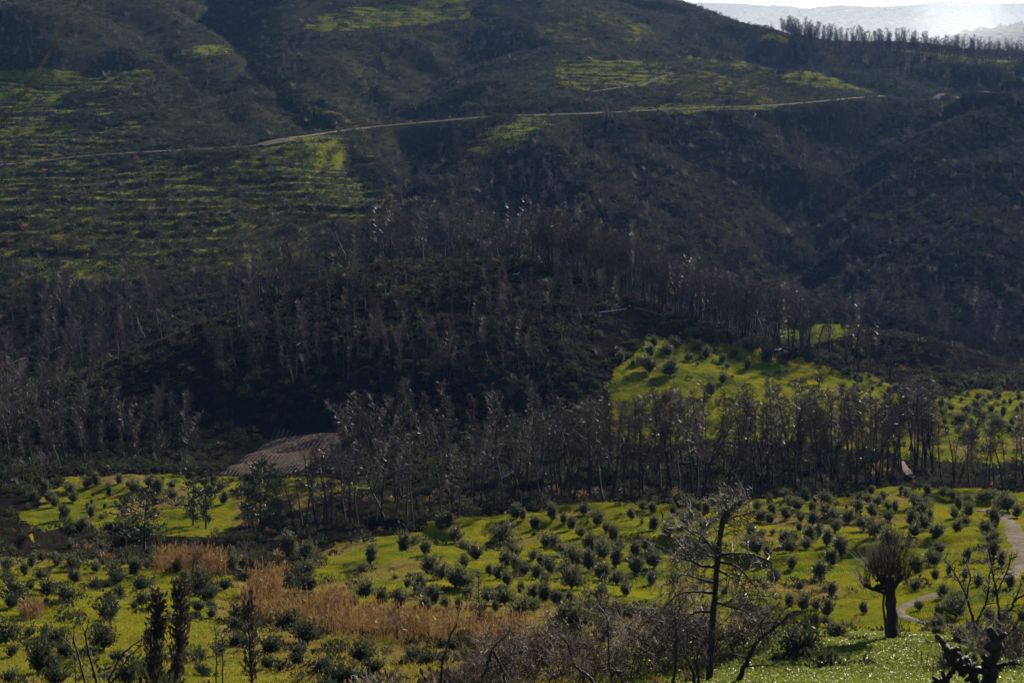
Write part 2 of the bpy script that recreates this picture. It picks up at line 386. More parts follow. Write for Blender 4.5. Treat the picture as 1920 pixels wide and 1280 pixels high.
GR = np.maximum(GR, zone([(640, 505), (760, 488), (960, 486), (1010, 540), (940, 590), (780, 610), (660, 580)], 370, 460, 12, 30) * .34)
GR = np.maximum(GR, zone([(1480, 618), (1560, 606), (1610, 622), (1560, 640), (1480, 650)], 470, 540, 3) * .8)
GR = np.maximum(GR, TERR * .95)
for poly, w in (([(-300, 300), (720, 290), (760, 420), (700, 500), (430, 520), (-300, 560)], .40), ([(50, 488), (210, 486), (190, 530), (60, 525)], .8),
                ([(560, 60), (640, 15), (900, -15), (880, 28), (700, 60)], .55), ([(1050, 112), (1260, 118), (1270, 156), (1040, 160)], .65),
                ([(1460, 140), (1560, 142), (1660, 178), (1560, 180), (1480, 165)], .55), ([(1425, 62), (1490, 66), (1480, 82), (1420, 80)], .8),
                ([(1000, 0), (1150, 20), (1250, 60), (1200, 90), (1000, 70)], .42), ([(1280, 100), (1460, 120), (1440, 195), (1260, 190)], .45),
                ([(860, 285), (920, 228), (1040, 222), (980, 270), (900, 300)], .5), ([(1660, 90), (1760, 92), (1990, 135), (1900, 140), (1700, 112)], .55),
                ([(1180, 205), (1460, 192), (1460, 203), (1200, 216)], .7), ([(560, 180), (700, 235), (690, 262), (600, 215)], .45), ([(320, 85), (440, 88), (430, 105), (330, 105)], .7)):
    GR = np.maximum(GR, zone(poly, 480, 1600, 4) * w)
GR = np.where(YG > 2300, np.maximum(GR, .45), GR)
DRY = blur(((fbm(XG / 9, YG / 9, 4, 95) + fbm(XG / 40, YG / 40, 3, 96) * .6) > .42).astype(float), 2) * (YG < 480)
DRY = np.maximum(DRY, zone([(-300, 1170), (250, 1190), (480, 1150), (560, 1290), (-300, 1290)], 80, 150, 6) * .42)
DRY = np.maximum(DRY, zone([(380, 1130), (560, 1095), (640, 1130), (900, 1125), (1330, 1140), (1300, 1240), (1000, 1290), (560, 1290), (420, 1200)], 80, 190, 6) * .75)
DRY = np.maximum(DRY, zone([(650, 1060), (760, 1040), (830, 1060), (800, 1095), (660, 1100)], 160, 230, 4) * .7)
DRY = np.maximum(DRY, zone([(520, 985), (640, 930), (760, 935), (700, 990), (600, 1010)], 225, 300, 5) * .7)
DRY = np.maximum(DRY, zone([(-300, 1010), (250, 1010), (330, 1040), (200, 1060), (-300, 1060)], 190, 262, 4) * .5)
DRY = np.maximum(DRY, zone([(1560, 700), (1720, 690), (1990, 715), (1990, 745), (1700, 730)], 390, 470, 4) * .6)
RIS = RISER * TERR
BURN_SHADE = 1 - sstep(520, 600, YG + fbm(XG / 40, YG / 40, 2, 97) * 40)
BURN_SHADE = np.maximum(BURN_SHADE, .75 * blur(zone([(730, 330), (800, 250), (900, 236), (960, 262), (1040, 250), (1120, 216), (1460, 203), (1650, 190), (1760, 180), (2300, 150), (2300, 720), (1400, 720), (1000, 480), (700, 430)], 470, 1130, 10, 30), 6))  # burnt far slopes, darkened further to paint in shade behind the crest

# ------------------------------------------------------------------ materials
def mat(name):
    m = bpy.data.materials.new(name); m.use_nodes = True; nt = m.node_tree
    return m, nt, nt.nodes['Principled BSDF'], nt.nodes['Material Output']
def N(nt, typ, **kw):
    n = nt.nodes.new(typ)
    for k, v in kw.items(): setattr(n, k, v)
    return n
def ramp(nt, fac, stops):
    n = N(nt, 'ShaderNodeValToRGB'); e = n.color_ramp.elements
    while len(e) < len(stops): e.new(.5)
    for k, (p, c) in enumerate(stops): e[k].position = p; e[k].color = (*c, 1)
    nt.links.new(fac, n.inputs[0]); return n.outputs[0]
def noise(nt, vec, scale, detail=4, rough=.6):
    n = N(nt, 'ShaderNodeTexNoise'); n.inputs['Scale'].default_value = scale; n.inputs['Detail'].default_value = detail; n.inputs['Roughness'].default_value = rough
    nt.links.new(vec, n.inputs['Vector']); return n.outputs['Fac']
def mth(nt, op, a, b, c=None, clamp=False):
    n = N(nt, 'ShaderNodeMath', operation=op, use_clamp=clamp)
    for k, v in enumerate((a, b) if c is None else (a, b, c)):
        if isinstance(v, (int, float)): n.inputs[k].default_value = v
        else: nt.links.new(v, n.inputs[k])
    return n.outputs[0]
def mixc(nt, f, a, b):
    n = N(nt, 'ShaderNodeMix', data_type='RGBA')
    for k, v in ((0, f), (6, a), (7, b)):
        if isinstance(v, (int, float)): n.inputs[k].default_value = v
        elif isinstance(v, tuple): n.inputs[k].default_value = (*v, 1)
        else: nt.links.new(v, n.inputs[k])
    return n.outputs[2]

def terrain_material():
    m, nt, bs, out = mat('hillside_ground'); tc = N(nt, 'ShaderNodeTexCoord').outputs['Object']
    at = N(nt, 'ShaderNodeVertexColor', layer_name='cover'); sp = N(nt, 'ShaderNodeSeparateColor'); nt.links.new(at.outputs[0], sp.inputs[0])
    n1 = noise(nt, tc, .09, 5); n2 = noise(nt, tc, .9, 5, .7); n3 = noise(nt, tc, 4.0, 3, .7)
    mix1 = mth(nt, 'ADD', mth(nt, 'MULTIPLY', n1, .55), mth(nt, 'MULTIPLY', n2, .45))
    grass = ramp(nt, mix1, [(.30, (.030, .055, .006)), (.44, (.075, .095, .007)), (.55, (.155, .140, .008)), (.68, (.235, .165, .014))])
    grass = mixc(nt, mth(nt, 'MULTIPLY', n3, .5), grass, (.022, .040, .006))
    n4 = noise(nt, tc, .32, 4, .65); gp = N(nt, 'ShaderNodeMapRange'); nt.links.new(n4, gp.inputs[0]); gp.inputs[1].default_value = .52; gp.inputs[2].default_value = .68
    grass = mixc(nt, mth(nt, 'MULTIPLY', gp.outputs[0], .75), grass, (.028, .042, .008))
    scrub = ramp(nt, n2, [(.30, (.012, .014, .007)), (.52, (.028, .028, .014)), (.72, (.056, .047, .027))])
    scrub = mixc(nt, at.outputs[1], scrub, ramp(nt, n2, [(.32, (.0045, .004, .0038)), (.55, (.011, .009, .0078)), (.72, (.026, .020, .016))]))
    dry = ramp(nt, n2, [(.3, (.075, .055, .022)), (.6, (.15, .105, .04)), (.75, (.20, .15, .07))])
    gm = mth(nt, 'ADD', sp.outputs[0], mth(nt, 'MULTIPLY', mth(nt, 'SUBTRACT', mix1, .5), 1.5))
    gm = N(nt, 'ShaderNodeMapRange'); 
    a = mth(nt, 'ADD', sp.outputs[0], mth(nt, 'MULTIPLY', mth(nt, 'SUBTRACT', mix1, .5), 1.6))
    nt.links.new(a, gm.inputs[0]); gm.inputs[1].default_value = .42; gm.inputs[2].default_value = .58
    dm = N(nt, 'ShaderNodeMapRange'); b = mth(nt, 'ADD', sp.outputs[1], mth(nt, 'MULTIPLY', mth(nt, 'SUBTRACT', n2, .5), 1.2))
    nt.links.new(b, dm.inputs[0]); dm.inputs[1].default_value = .35; dm.inputs[2].default_value = .75
    dmf = mth(nt, 'MULTIPLY', dm.outputs[0], .75)
    col = mixc(nt, gm.outputs[0], scrub, mixc(nt, dmf, grass, dry))
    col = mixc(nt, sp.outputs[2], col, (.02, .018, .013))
    nt.links.new(col, bs.inputs['Base Color']); bs.inputs['Roughness'].default_value = 1.0; bs.inputs['Specular IOR Level'].default_value = 0
    bp = N(nt, 'ShaderNodeBump'); bp.inputs['Strength'].default_value = .8; bp.inputs['Distance'].default_value = .35
    nt.links.new(mth(nt, 'ADD', mth(nt, 'MULTIPLY', n3, .35), n2), bp.inputs['Height']); nt.links.new(bp.outputs[0], bs.inputs['Normal'])
    return m
def foliage_mat(name, c0, c1, trans=.35, rough=.5, spec=.3):
    m, nt, bs, out = mat(name)
    oi = N(nt, 'ShaderNodeObjectInfo'); tc = N(nt, 'ShaderNodeTexCoord').outputs['Object']; nz = noise(nt, tc, 2.3, 2)
    f = mth(nt, 'ADD', mth(nt, 'MULTIPLY', oi.outputs['Random'], .5), mth(nt, 'MULTIPLY', nz, .6), clamp=True)
    col = mixc(nt, f, c0, c1); nt.links.new(col, bs.inputs['Base Color'])
    bs.inputs['Roughness'].default_value = rough; bs.inputs['Specular IOR Level'].default_value = spec
    if trans > 0:
        tr = N(nt, 'ShaderNodeBsdfTranslucent'); nt.links.new(mixc(nt, .5, col, tuple(2.0 * x for x in c1)), tr.inputs[0])
        mx = N(nt, 'ShaderNodeMixShader'); mx.inputs[0].default_value = trans
        nt.links.new(bs.outputs[0], mx.inputs[1]); nt.links.new(tr.outputs[0], mx.inputs[2]); nt.links.new(mx.outputs[0], out.inputs[0])
    return m
def wood_mat(name, c0, c1, rough=.6, spec=.4, scale=3.0):
    m, nt, bs, out = mat(name); tc = N(nt, 'ShaderNodeTexCoord').outputs['Object']
    mp = N(nt, 'ShaderNodeMapping'); mp.inputs['Scale'].default_value = (3, 3, .6); nt.links.new(tc, mp.inputs[0])
    nz = noise(nt, mp.outputs[0], scale, 5, .7)
    nt.links.new(ramp(nt, nz, [(.35, c0), (.7, c1)]), bs.inputs['Base Color']); bs.inputs['Roughness'].default_value = rough; bs.inputs['Specular IOR Level'].default_value = spec
    bp = N(nt, 'ShaderNodeBump'); bp.inputs['Strength'].default_value = .6; bp.inputs['Distance'].default_value = .04
    nt.links.new(nz, bp.inputs['Height']); nt.links.new(bp.outputs[0], bs.inputs['Normal'])
    return m
M = {}
M['ground'] = terrain_material()
M['olive'] = foliage_mat('olive_leaves', (.027, .031, .014), (.064, .068, .033), .32, .6, .12)
M['shrub'] = foliage_mat('dark_shrub_leaves', (.012, .019, .010), (.034, .044, .022), .25, .65, .1)
M['scrub'] = foliage_mat('scrub_leaves', (.007, .010, .005), (.026, .029, .014), .3, .9, .05)
M['heath'] = foliage_mat('brown_heath_twigs', (.015, .011, .009), (.036, .027, .021), .2, .8, .08)
M['pine'] = foliage_mat('pine_needles', (.008, .012, .007), (.020, .026, .015), .2, .6, .15)
M['scorched'] = foliage_mat('scorched_needles', (.016, .014, .010), (.036, .029, .020), .2, .7, .15)
M['grass'] = foliage_mat('grass_blades', (.052, .074, .005), (.145, .132, .008), .4, .6, .08)
M['fargrass'] = foliage_mat('pale_far_grass', (.044, .074, .018), (.104, .120, .026), .4, .7, .05)
M['weed'] = foliage_mat('glossy_weed_leaves', (.045, .068, .010), (.085, .100, .014), .45, .5, .2)
M['reed'] = foliage_mat('dry_reed_stems', (.055, .030, .010), (.108, .060, .020), .4, .6, .3)
M['stalk'] = foliage_mat('dry_stalks', (.22, .13, .05), (.34, .20, .08), .3, .6, .3)
M['char'] = wood_mat('charred_bark', (.006, .0055, .0055), (.026, .021, .019), .7, .25)
M['grey'] = wood_mat('weathered_grey_wood', (.07, .056, .05), (.20, .165, .15), .5, .42)
M['twig'] = wood_mat('bare_brown_twigs', (.034, .021, .016), (.112, .074, .057), .75, .13)
M['redtwig'] = wood_mat('reddish_twigs', (.028, .013, .009), (.080, .040, .028), .65, .2)
M['glint'] = wood_mat('shiny_dead_wood', (.030, .021, .017), (.115, .088, .074), .6, .25)
M['bark'] = wood_mat('dark_bark', (.010, .0075, .006), (.04, .029, .023), .75, .2)
M['bleached'] = wood_mat('bleached_fallen_wood', (.42, .38, .33), (.68, .64, .58), .45, .5)
def dirt_mat(name, c0, c1, c2):
    m, nt, bs, out = mat(name); tc = N(nt, 'ShaderNodeTexCoord').outputs['Object']; nz = noise(nt, tc, .8, 6, .7)
    nt.links.new(ramp(nt, nz, [(.3, c0), (.55, c1), (.75, c2)]), bs.inputs['Base Color']); bs.inputs['Roughness'].default_value = 1.0; bs.inputs['Specular IOR Level'].default_value = 0
    bp = N(nt, 'ShaderNodeBump'); bp.inputs['Strength'].default_value = .7; bp.inputs['Distance'].default_value = .15
    nt.links.new(noise(nt, tc, 3.0, 4), bp.inputs['Height']); nt.links.new(bp.outputs[0], bs.inputs['Normal'])
    return m
M['dirt'] = dirt_mat('pale_dirt', (.085, .070, .052), (.145, .122, .094), (.20, .172, .135))
M['earth'] = dirt_mat('ploughed_brown_earth', (.028, .022, .018), (.052, .041, .035), (.10, .082, .07))

# ------------------------------------------------------------------ the ground as one sheet
def grid_mesh(name, X, Y, Z, mats):
    nr, nc = X.shape; me = bpy.data.meshes.new(name)
    co = np.stack([X, Y, Z], -1).reshape(-1, 3)
    i = np.arange(nr * nc).reshape(nr, nc)
    q = np.stack([i[:-1, :-1], i[:-1, 1:], i[1:, 1:], i[1:, :-1]], -1).reshape(-1, 4)
    me.vertices.add(len(co)); me.vertices.foreach_set('co', co.ravel().astype(np.float32))
    me.loops.add(q.size); me.loops.foreach_set('vertex_index', q.ravel().astype(np.int32))
    me.polygons.add(len(q)); me.polygons.foreach_set('loop_start', (np.arange(len(q)) * 4).astype(np.int32))
    me.polygons.foreach_set('use_smooth', np.ones(len(q), bool))
    for m in mats: me.materials.append(m)
    me.update(calc_edges=True); return me
gm_ = grid_mesh('ground', XG, YG, ZG, [M['ground']])
ca = gm_.color_attributes.new('cover', 'FLOAT_COLOR', 'POINT')
ca.data.foreach_set('color', np.stack([GR, DRY, RIS * .8, BURN_SHADE], -1).reshape(-1).astype(np.float32))
ground = tag(link('ground', gm_), 'green and scrubby ground of the whole valley and its slopes', None, None, 'structure')
# the ground goes on behind the photographer
gx, gy = np.meshgrid(np.linspace(-60, 60, 25), np.linspace(-60, .89, 25))
gz = -1.94 + .0 * gx + gy * -.06 + np.where(gy > .5, -.0, .0)
back = grid_mesh('back_ground', gx, gy, gz, [M['ground']])
cb = back.color_attributes.new('cover', 'FLOAT_COLOR', 'POINT'); cb.data.foreach_set('color', np.tile([1, .2, 0, 1], gx.size).astype(np.float32))
tag(link('bank_ground', back), 'grassy bank where the photographer stands', None, None, 'structure')

def ribbon(name, Q, width, label, lift=.06, matl='dirt', rut=True, tilt=0.0):
    t = np.gradient(Q[:, :2], axis=0); t /= np.linalg.norm(t, axis=1)[:, None]; nv = np.stack([-t[:, 1], t[:, 0]], 1)
    off = np.array([-1.0, -.62, -.3, 0, .3, .62, 1.0]) * width / 2
    hz = np.array([-.12, .02, .0, .07, .0, .02, -.12]) if rut else np.zeros(7)
    k = np.arange(len(Q)); w = 1 + .7 * (vnoise(k / 3.0, k * 0 + .3, 5) - .5)
    X = Q[:, 0:1] + nv[:, 0:1] * off * w[:, None]; Y = Q[:, 1:2] + nv[:, 1:2] * off * w[:, None]
    Z = np.maximum(np.repeat(Q[:, 2:3], 7, 1) + (Y - Q[:, 1:2]) * tilt, zat(X, Y)) + lift + hz
    return tag(link(name, grid_mesh(name, X, Y, Z, [M[matl]])), label, None, None, 'structure')
Q, w = ROADS[r_left]; ribbon('dirt_road', Q, w, 'pale dirt road running below the terraces to the bright bend', .15, tilt=.22)
Q, w = ROADS[r_mid]; ribbon('dirt_road', Q, w, 'long dirt road cut level across the far hillside', .15, tilt=.22)
Q, w = ROADS[r_bend]; ribbon('dirt_road', Q, w, 'bright wide bend of the dirt road at the spur', .24, tilt=.22)
Q, w = ROADS[r_far]; ribbon('dirt_road', Q, w, 'short far stretch of road beyond the brown cutting', .15, tilt=.22)
Q, w = ROADS[r_side]; ribbon('dirt_track', Q, w, 'thin track climbing beside the small lit terrace', .12, tilt=.22)
Q, w = ROADS[r_track]; ribbon('dirt_track', Q, w, 'rutted track curving past the right edge of the olive field', .05)
Q, w = ROADS[r_path]; ribbon('footpath', Q, w, 'pale footpath looping round behind the pollarded tree', .05)
Q, w = ROADS[r_wood]; ribbon('footpath', Q, w, 'short path among the burnt trunks at the wood edge', .05)
# bright sandy bend
bp_ = [ground_hit(a, b, 650) for a, b in ((478, 275), (505, 265), (528, 262), (545, 263), (520, 272), (495, 276))]

# ploughed field with furrows
a, b, c, d = (ground_hit(*p) for p in ((400, 893, ), (560, 889), (690, 800), (512, 800)))
u, v = np.meshgrid(np.linspace(0, 1, 90), np.linspace(0, 1, 120))
X = (a[0] * (1 - u) + b[0] * u) * (1 - v) + (d[0] * (1 - u) + c[0] * u) * v; Y = (a[1] * (1 - u) + b[1] * u) * (1 - v) + (d[1] * (1 - u) + c[1] * u) * v
edge = np.minimum(np.minimum(u, 1 - u), np.minimum(v, 1 - v)); wb = fbm(X / 7, Y / 7, 3, 55)
ph = u * 22 + wb * .9
Z = zat(X, Y) + .30 * np.clip((edge - .05 + wb * .12) * 14, -2.5, 1) - .1 + .17 * np.sin(ph * 2 * math.pi) * np.clip(edge * 14, 0, 1) + .1 * fbm(X / 1.1, Y / 1.1, 2, 57)
tag(link('ploughed_field', grid_mesh('ploughed_field', X, Y, Z, [M['earth']])), 'bare brown ploughed field with diagonal furrows at the hill foot', None, None, 'structure')

# ------------------------------------------------------------------ air
def volume_mat(name, col, dens, g):
    m = bpy.data.materials.new(name); m.use_nodes = True; nt = m.node_tree; nt.nodes.clear()
    out = nt.nodes.new('ShaderNodeOutputMaterial'); v = nt.nodes.new('ShaderNodeVolumePrincipled')
    v.inputs['Color'].default_value = (*col, 1); v.inputs['Density'].default_value = dens; v.inputs['Anisotropy'].default_value = g
    nt.links.new(v.outputs[0], out.inputs['Volume']); return m
HAZE = 0.000022
def box(name, x0, x1, y0, y1, z0, z1, m):
    mb = MB(); v = [(x, y, z) for z in (z0, z1) for y in (y0, y1) for x in (x0, x1)]
    mb.v = v; mb.f = [(0, 2, 3, 1), (4, 5, 7, 6), (0, 1, 5, 4), (2, 6, 7, 3), (0, 4, 6, 2), (1, 3, 7, 5)]; mb.m = [0] * 6
    return link(name, mb.mesh(name, [m]))
ext = np.abs(XG).max() + 50
HZTOP = float(max(ZG.max(), 60)) + 30
if HAZE > 0:
    tag(box('haze', -ext, ext, -80, rows_Y[-1] + 80, float(ZG.min()) - 2, HZTOP, volume_mat('thin_blue_air', (.22, .42, 1.0), HAZE, .3)),
        'thin bluish haze filling the air of the whole valley', None, None, 'stuff')
def blob(name, c, s, dens, label, seed, col=(.80, .88, 1.0), g=.5, kind='stuff', cat=None):
    n1, n2 = 40, 28; th, ph = np.meshgrid(np.linspace(0, 2 * math.pi, n1 + 1)[:-1], np.linspace(.02, math.pi - .02, n2))
    x = np.sin(ph) * np.cos(th); y = np.sin(ph) * np.sin(th); z = np.cos(ph)
    r = 1 + .28 * fbm(x * 2.1 + seed, y * 2.1 + z * 2.4, 4, seed)
    co = np.stack([c[0] + x * r * s[0], c[1] + y * r * s[1], c[2] + z * r * s[2]], -1).reshape(-1, 3)
    i = np.arange(n1 * n2).reshape(n2, n1); j = np.roll(i, -1, 1)
    f = [tuple(q) for q in np.stack([i[:-1], i[1:], j[1:], j[:-1]], -1).reshape(-1, 4)] + [tuple(i[0]), tuple(i[-1][::-1])]
    me = bpy.data.meshes.new(name); me.from_pydata([tuple(p) for p in co], [], f); me.polygons.foreach_set('use_smooth', [True] * len(f))
    me.materials.append(volume_mat(name + '_air', col, dens, g)); me.update()
    return tag(link(name, me), label, cat, None, kind)
def at(px, py, Y): return np.array(((px - CX) / F * Y, Y, (HY - py) / F * Y))

# ------------------------------------------------------------------ mist and smoke beyond the right-hand ridge
mist = blob('mist', at(1760, 95, 2700), (1300, 420, 150), .00036, 'pale mist lying in the valley beyond the wooded ridge', 3)
smoke = blob('smoke', at(1800, 48, 2150), (58, 60, 44), .0008, 'white smoke drifting up before the hazy hills', 8)

# ------------------------------------------------------------------ prototypes (kept as mesh data)
def burnt_tree(seed, H=12.0, n=46, twig=5, lean=.06, fork=False, crown0=.32, tr=.019, pale='twig', reach=2.0):
    R.seed(seed); np.random.seed(seed)
    tb, cb = MB(), MB(); p = np.array((0, 0, -.5)); d = nrm((R.gauss(0, lean), R.gauss(0, lean), 1)); pts = [p]; k_ = 8
    for k in range(k_):
        d = nrm(d + np.array((R.gauss(0, .07), R.gauss(0, .07), .08))); p = p + d * (H + .5) / k_; pts.append(p)
    r0 = .17 * H / 12
    tb.tube(pts, [r0 * (1 - .85 * k / k_) for k in range(k_ + 1)], 6, 0)
    stems = [(pts, 0.0)]
    if fork:
        q = pts[3]; dd = nrm((R.gauss(0, .5), R.gauss(0, .5), 1)); p2 = [q]
        for k in range(4): dd = nrm(dd + np.array((R.gauss(0, .1), R.gauss(0, .1), .15))); p2.append(p2[-1] + dd * H * .15)
        tb.tube(p2, [r0 * .6 * (1 - .8 * k / 4) for k in range(5)], 5, 0); stems.append((p2, .2))
    for k in range(n):
        ps, o = stems[k % len(stems)]
        t = crown0 + (1 - crown0) * (k + R.random()) / n if o == 0 else R.random()
        f = t * (len(ps) - 1); i = min(int(f), len(ps) - 2); q = ps[i] + (ps[i + 1] - ps[i]) * (f - i)
        a = R.uniform(0, 2 * math.pi); up = R.uniform(-.15, .65)
        L = reach * (1.15 - .75 * t) * R.uniform(.45, 1.15) * H / 12
        dv = nrm((math.cos(a), math.sin(a), up)); br = [q]; dc = dv
        for s_ in range(3): dc = nrm(dc + rv(.2) + np.array((0, 0, .12))); br.append(br[-1] + dc * L / 3)
        cb.tube(br, [.04, .03, .02, 0], 3, R.random() < .14)
        for j in range(int(twig * 1.6)):
            u_ = R.uniform(.2, 1) * 2.99; ii = int(u_); w = br[ii] + (br[ii + 1] - br[ii]) * (u_ - ii)
            td = nrm(dc + rv(.7) + np.array((0, 0, .2))); l = R.uniform(.45, 1.25)
            m1 = w + td * l * .55; td2 = nrm(td + rv(.35)); m2 = m1 + td2 * l * .45
            cb.tube([w, m1, m2], [tr, tr * .7, 0], 3, R.random() < .08)
    return tb.mesh('burnt_trunk', [M['char']]), cb.mesh('burnt_branches', [M[pale], M['grey']])
def conifer(seed, H=9.0, dens=900, rad=1.7, shape='cone', m='pine', c0=.18):
    R.seed(seed); tb, cb = MB(), MB(); pts = [np.array((0, 0, -.4))]; d = np.array((R.gauss(0, .04), R.gauss(0, .04), 1))
    for k in range(6): d = nrm(d + rv(.04) + np.array((0, 0, .2))); pts.append(pts[-1] + d * (H + .4) / 6)
    tb.tube(pts, [.16 * H / 9 * (1 - .85 * k / 6) for k in range(7)], 6)
    nb = 44
    for k in range(nb):
        t = c0 + (1 - c0) * (k + R.random()) / nb; f = t * 6; i = min(int(f), 5); q = pts[i] + (pts[i + 1] - pts[i]) * (f - i)
        prof = (1.05 - t) if shape == 'cone' else (math.sin(math.pi * min(1, max(0.02, (t - c0 * .6) / (1.04 - c0 * .6)))) ** .6)
        L = rad * prof * R.uniform(.65, 1.2) + .15; a = R.uniform(0, 6.283); dv = nrm((math.cos(a), math.sin(a), R.uniform(-.05, .55)))
        if shape == 'column': dv = nrm((math.cos(a) * .5, math.sin(a) * .5, 1.1)); L = rad * R.uniform(.7, 1.5) * (1.1 - .6 * t)
        e = q + dv * L; cb.tube([q, q + dv * L * .6, e], [.035, .025, 0], 3, 1)
        for j in range(dens // nb):
            w = q + dv * L * R.uniform(.15, 1.05) + rv(.16); cb.leaf(w, nrm(dv * .5 + rv(.5) + np.array((0, 0, .45))), R.uniform(.28, .62), R.uniform(.08, .18), 0)
    return tb.mesh('conifer_trunk', [M['char']]), cb.mesh('conifer_needles', [M[m], M['twig']])
def bush(seed, n=1000, m='olive', w=.46, open_=.2, leafL=(.10, .20), lw=.045, tall=1.0, upb=.6):
    """a bush one unit high: shoots fanning up from the base with leaves along them"""
    R.seed(seed); tb, cb = MB(), MB()
    for k in range(5):
        a = R.uniform(0, 6.283); tb.tube([np.array((0, 0, -.06)), np.array((math.cos(a) * .04, math.sin(a) * .04, .15)), np.array((math.cos(a) * .16, math.sin(a) * .16, .45))], [.028, .022, .01], 4)
    lobes = [np.array((R.gauss(0, w * .33), R.gauss(0, w * .33), R.uniform(.34, .56))) for _ in range(6)]
    shoots = 84
    for k in range(shoots):
        c = lobes[k % 6]; v = nrm(rv()); v[2] = v[2] * .8 + .12
        tip = c + v * np.array((w * .62, w * .62, .44)) * R.uniform(.75, 1.12); tip[2] = max(.03, tip[2])
        if R.random() < .35: tip = tip + np.array((0, 0, R.uniform(.02, .14)))
        base = np.array((c[0] * .3, c[1] * .3, min(.06, tip[2] * .5))); dv = nrm(tip - base)
        if k % 3 == 0: tb.tube([base, (base + tip) * .5 + rv(.01), tip], [.010, .007, 0], 3)
        for j in range(n // shoots):
            t = 1 - (R.random() ** 1.4) * .85; q = base + (tip - base) * t + rv(.028)
            cb.leaf(q, nrm(dv * upb + rv(.5) + np.array((0, 0, .3))), R.uniform(*leafL), lw * R.uniform(.7, 1.3))
    return tb.mesh('bush_stems', [M['bark']]), cb.mesh('bush_leaves', [M[m]])
PINES = [burnt_tree(101, 12, 52, 6), burnt_tree(102, 12, 44, 7, .09), burnt_tree(103, 12, 58, 6, .05, True), burnt_tree(104, 12, 30, 4, .1, False, .45), burnt_tree(105, 12, 60, 8, .07, True, .38), burnt_tree(106, 12, 26, 3, .12, True, .4, .022, 'grey'), burnt_tree(107, 12, 48, 9, .06, False, .5, .018, 'twig', 2.6)]
TRAITS = ['feathery', 'slanting twiggy', 'forked twiggy', 'sparse thin', 'bushy forked', 'bare grey forked', 'broad topped']
CONES = [conifer(201, 10, 1100, 2.0, 'cone', 'scorched'), conifer(202, 10, 1000, 2.3, 'cone', 'scorched', .25), conifer(203, 8, 1500, 2.2, 'round', 'pine', .25), conifer(204, 8, 1500, 1.9, 'round', 'pine', .12)]
OLIVES = [bush(300 + k, 1150, 'olive', (.40, .55, .34, .46, .64, .42, .5, .37)[k], leafL=(.10, .2), lw=.05) for k in range(8)]
SHRUBS = [bush(320 + k, 1300, 'shrub', (.6, .7, .5, .8)[k], leafL=(.08, .16), lw=.06, upb=.4) for k in range(4)]
# light clumps for what nobody could count
def clump(seed, n, m, w, h, leaf=(.3, .6), lw=.22):
    R.seed(seed); cb = MB()
    for k in range(n):
        v = nrm(rv()); v[2] = abs(v[2]); q = v * np.array((w, w, h)) * R.uniform(.45, 1.0)
        cb.leaf(q - np.array((0, 0, .1)), nrm(v * .5 + rv(.4) + np.array((0, 0, .6))), R.uniform(*leaf), lw * R.uniform(.6, 1.3))
    return cb.mesh('clump', [M[m]])
def tuft(seed, n, m, h, w, spread=.35):
    R.seed(seed); cb = MB()
    for k in range(n):
        q = np.array((R.gauss(0, spread), R.gauss(0, spread), -.03)); d = nrm((R.gauss(0, .45), R.gauss(0, .45), 1)); l = h * R.uniform(.5, 1.2); x = nrm(np.cross(d, rv())) * w * .5
        cb.face([tuple(q - x), tuple(q + x), tuple(q + d * l)])
    return cb.mesh('tuft', [M[m]])
def bare_clump(seed, n, m, w, h):
    R.seed(seed); cb = MB()
    for k in range(n):
        a = R.uniform(0, 6.283); q = np.array((R.gauss(0, w * .3), R.gauss(0, w * .3), -.1)); d = nrm((math.cos(a) * .5, math.sin(a) * .5, 1.0))
        p2 = q + d * h * R.uniform(.4, .7); p3 = p2 + nrm(d + rv(.5)) * h * R.uniform(.25, .5); cb.tube([q, p2, p3], [.05, .03, 0], 3)
        for j in range(3):
            e = q + (p2 - q) * R.uniform(.4, 1); cb.tube([e, e + nrm(d + rv(.6)) * h * R.uniform(.2, .45)], [.025, 0.0], 3)
    return cb.mesh('bare_clump', [M[m]])
CL = [clump(1, 60, 'scrub', 1.0, 1.0), clump(2, 70, 'scrub', 1.3, .9), clump(3, 50, 'heath', .9, .8), clump(4, 80, 'shrub', 1.1, 1.5), bare_clump(5, 26, 'twig', 1.4, 3.2), bare_clump(6, 20, 'grey', 1.2, 3.6), clump(7, 46, 'reed', .8, 1.0, (.4, .8), .12)]
TF = [tuft(11, 26, 'fargrass', .17, .05), tuft(12, 30, 'fargrass', .13, .06, .5), tuft(13, 18, 'reed', .22, .04)]
TU = [tuft(1, 26, 'grass', .17, .05), tuft(2, 30, 'grass', .13, .06, .5), tuft(3, 18, 'reed', .22, .04)]
def weed(seed):
    R.seed(seed); cb = MB()
    for k in range(44):
        q = np.array((R.gauss(0, .26), R.gauss(0, .26), R.uniform(.02, .2))); cb.leaf(q, nrm((R.gauss(0, 1), R.gauss(0, 1), R.uniform(.1, .8))), R.uniform(.06, .13), .055)
    return cb.mesh('weed', [M['weed']])
WE = [weed(1), weed(2)]

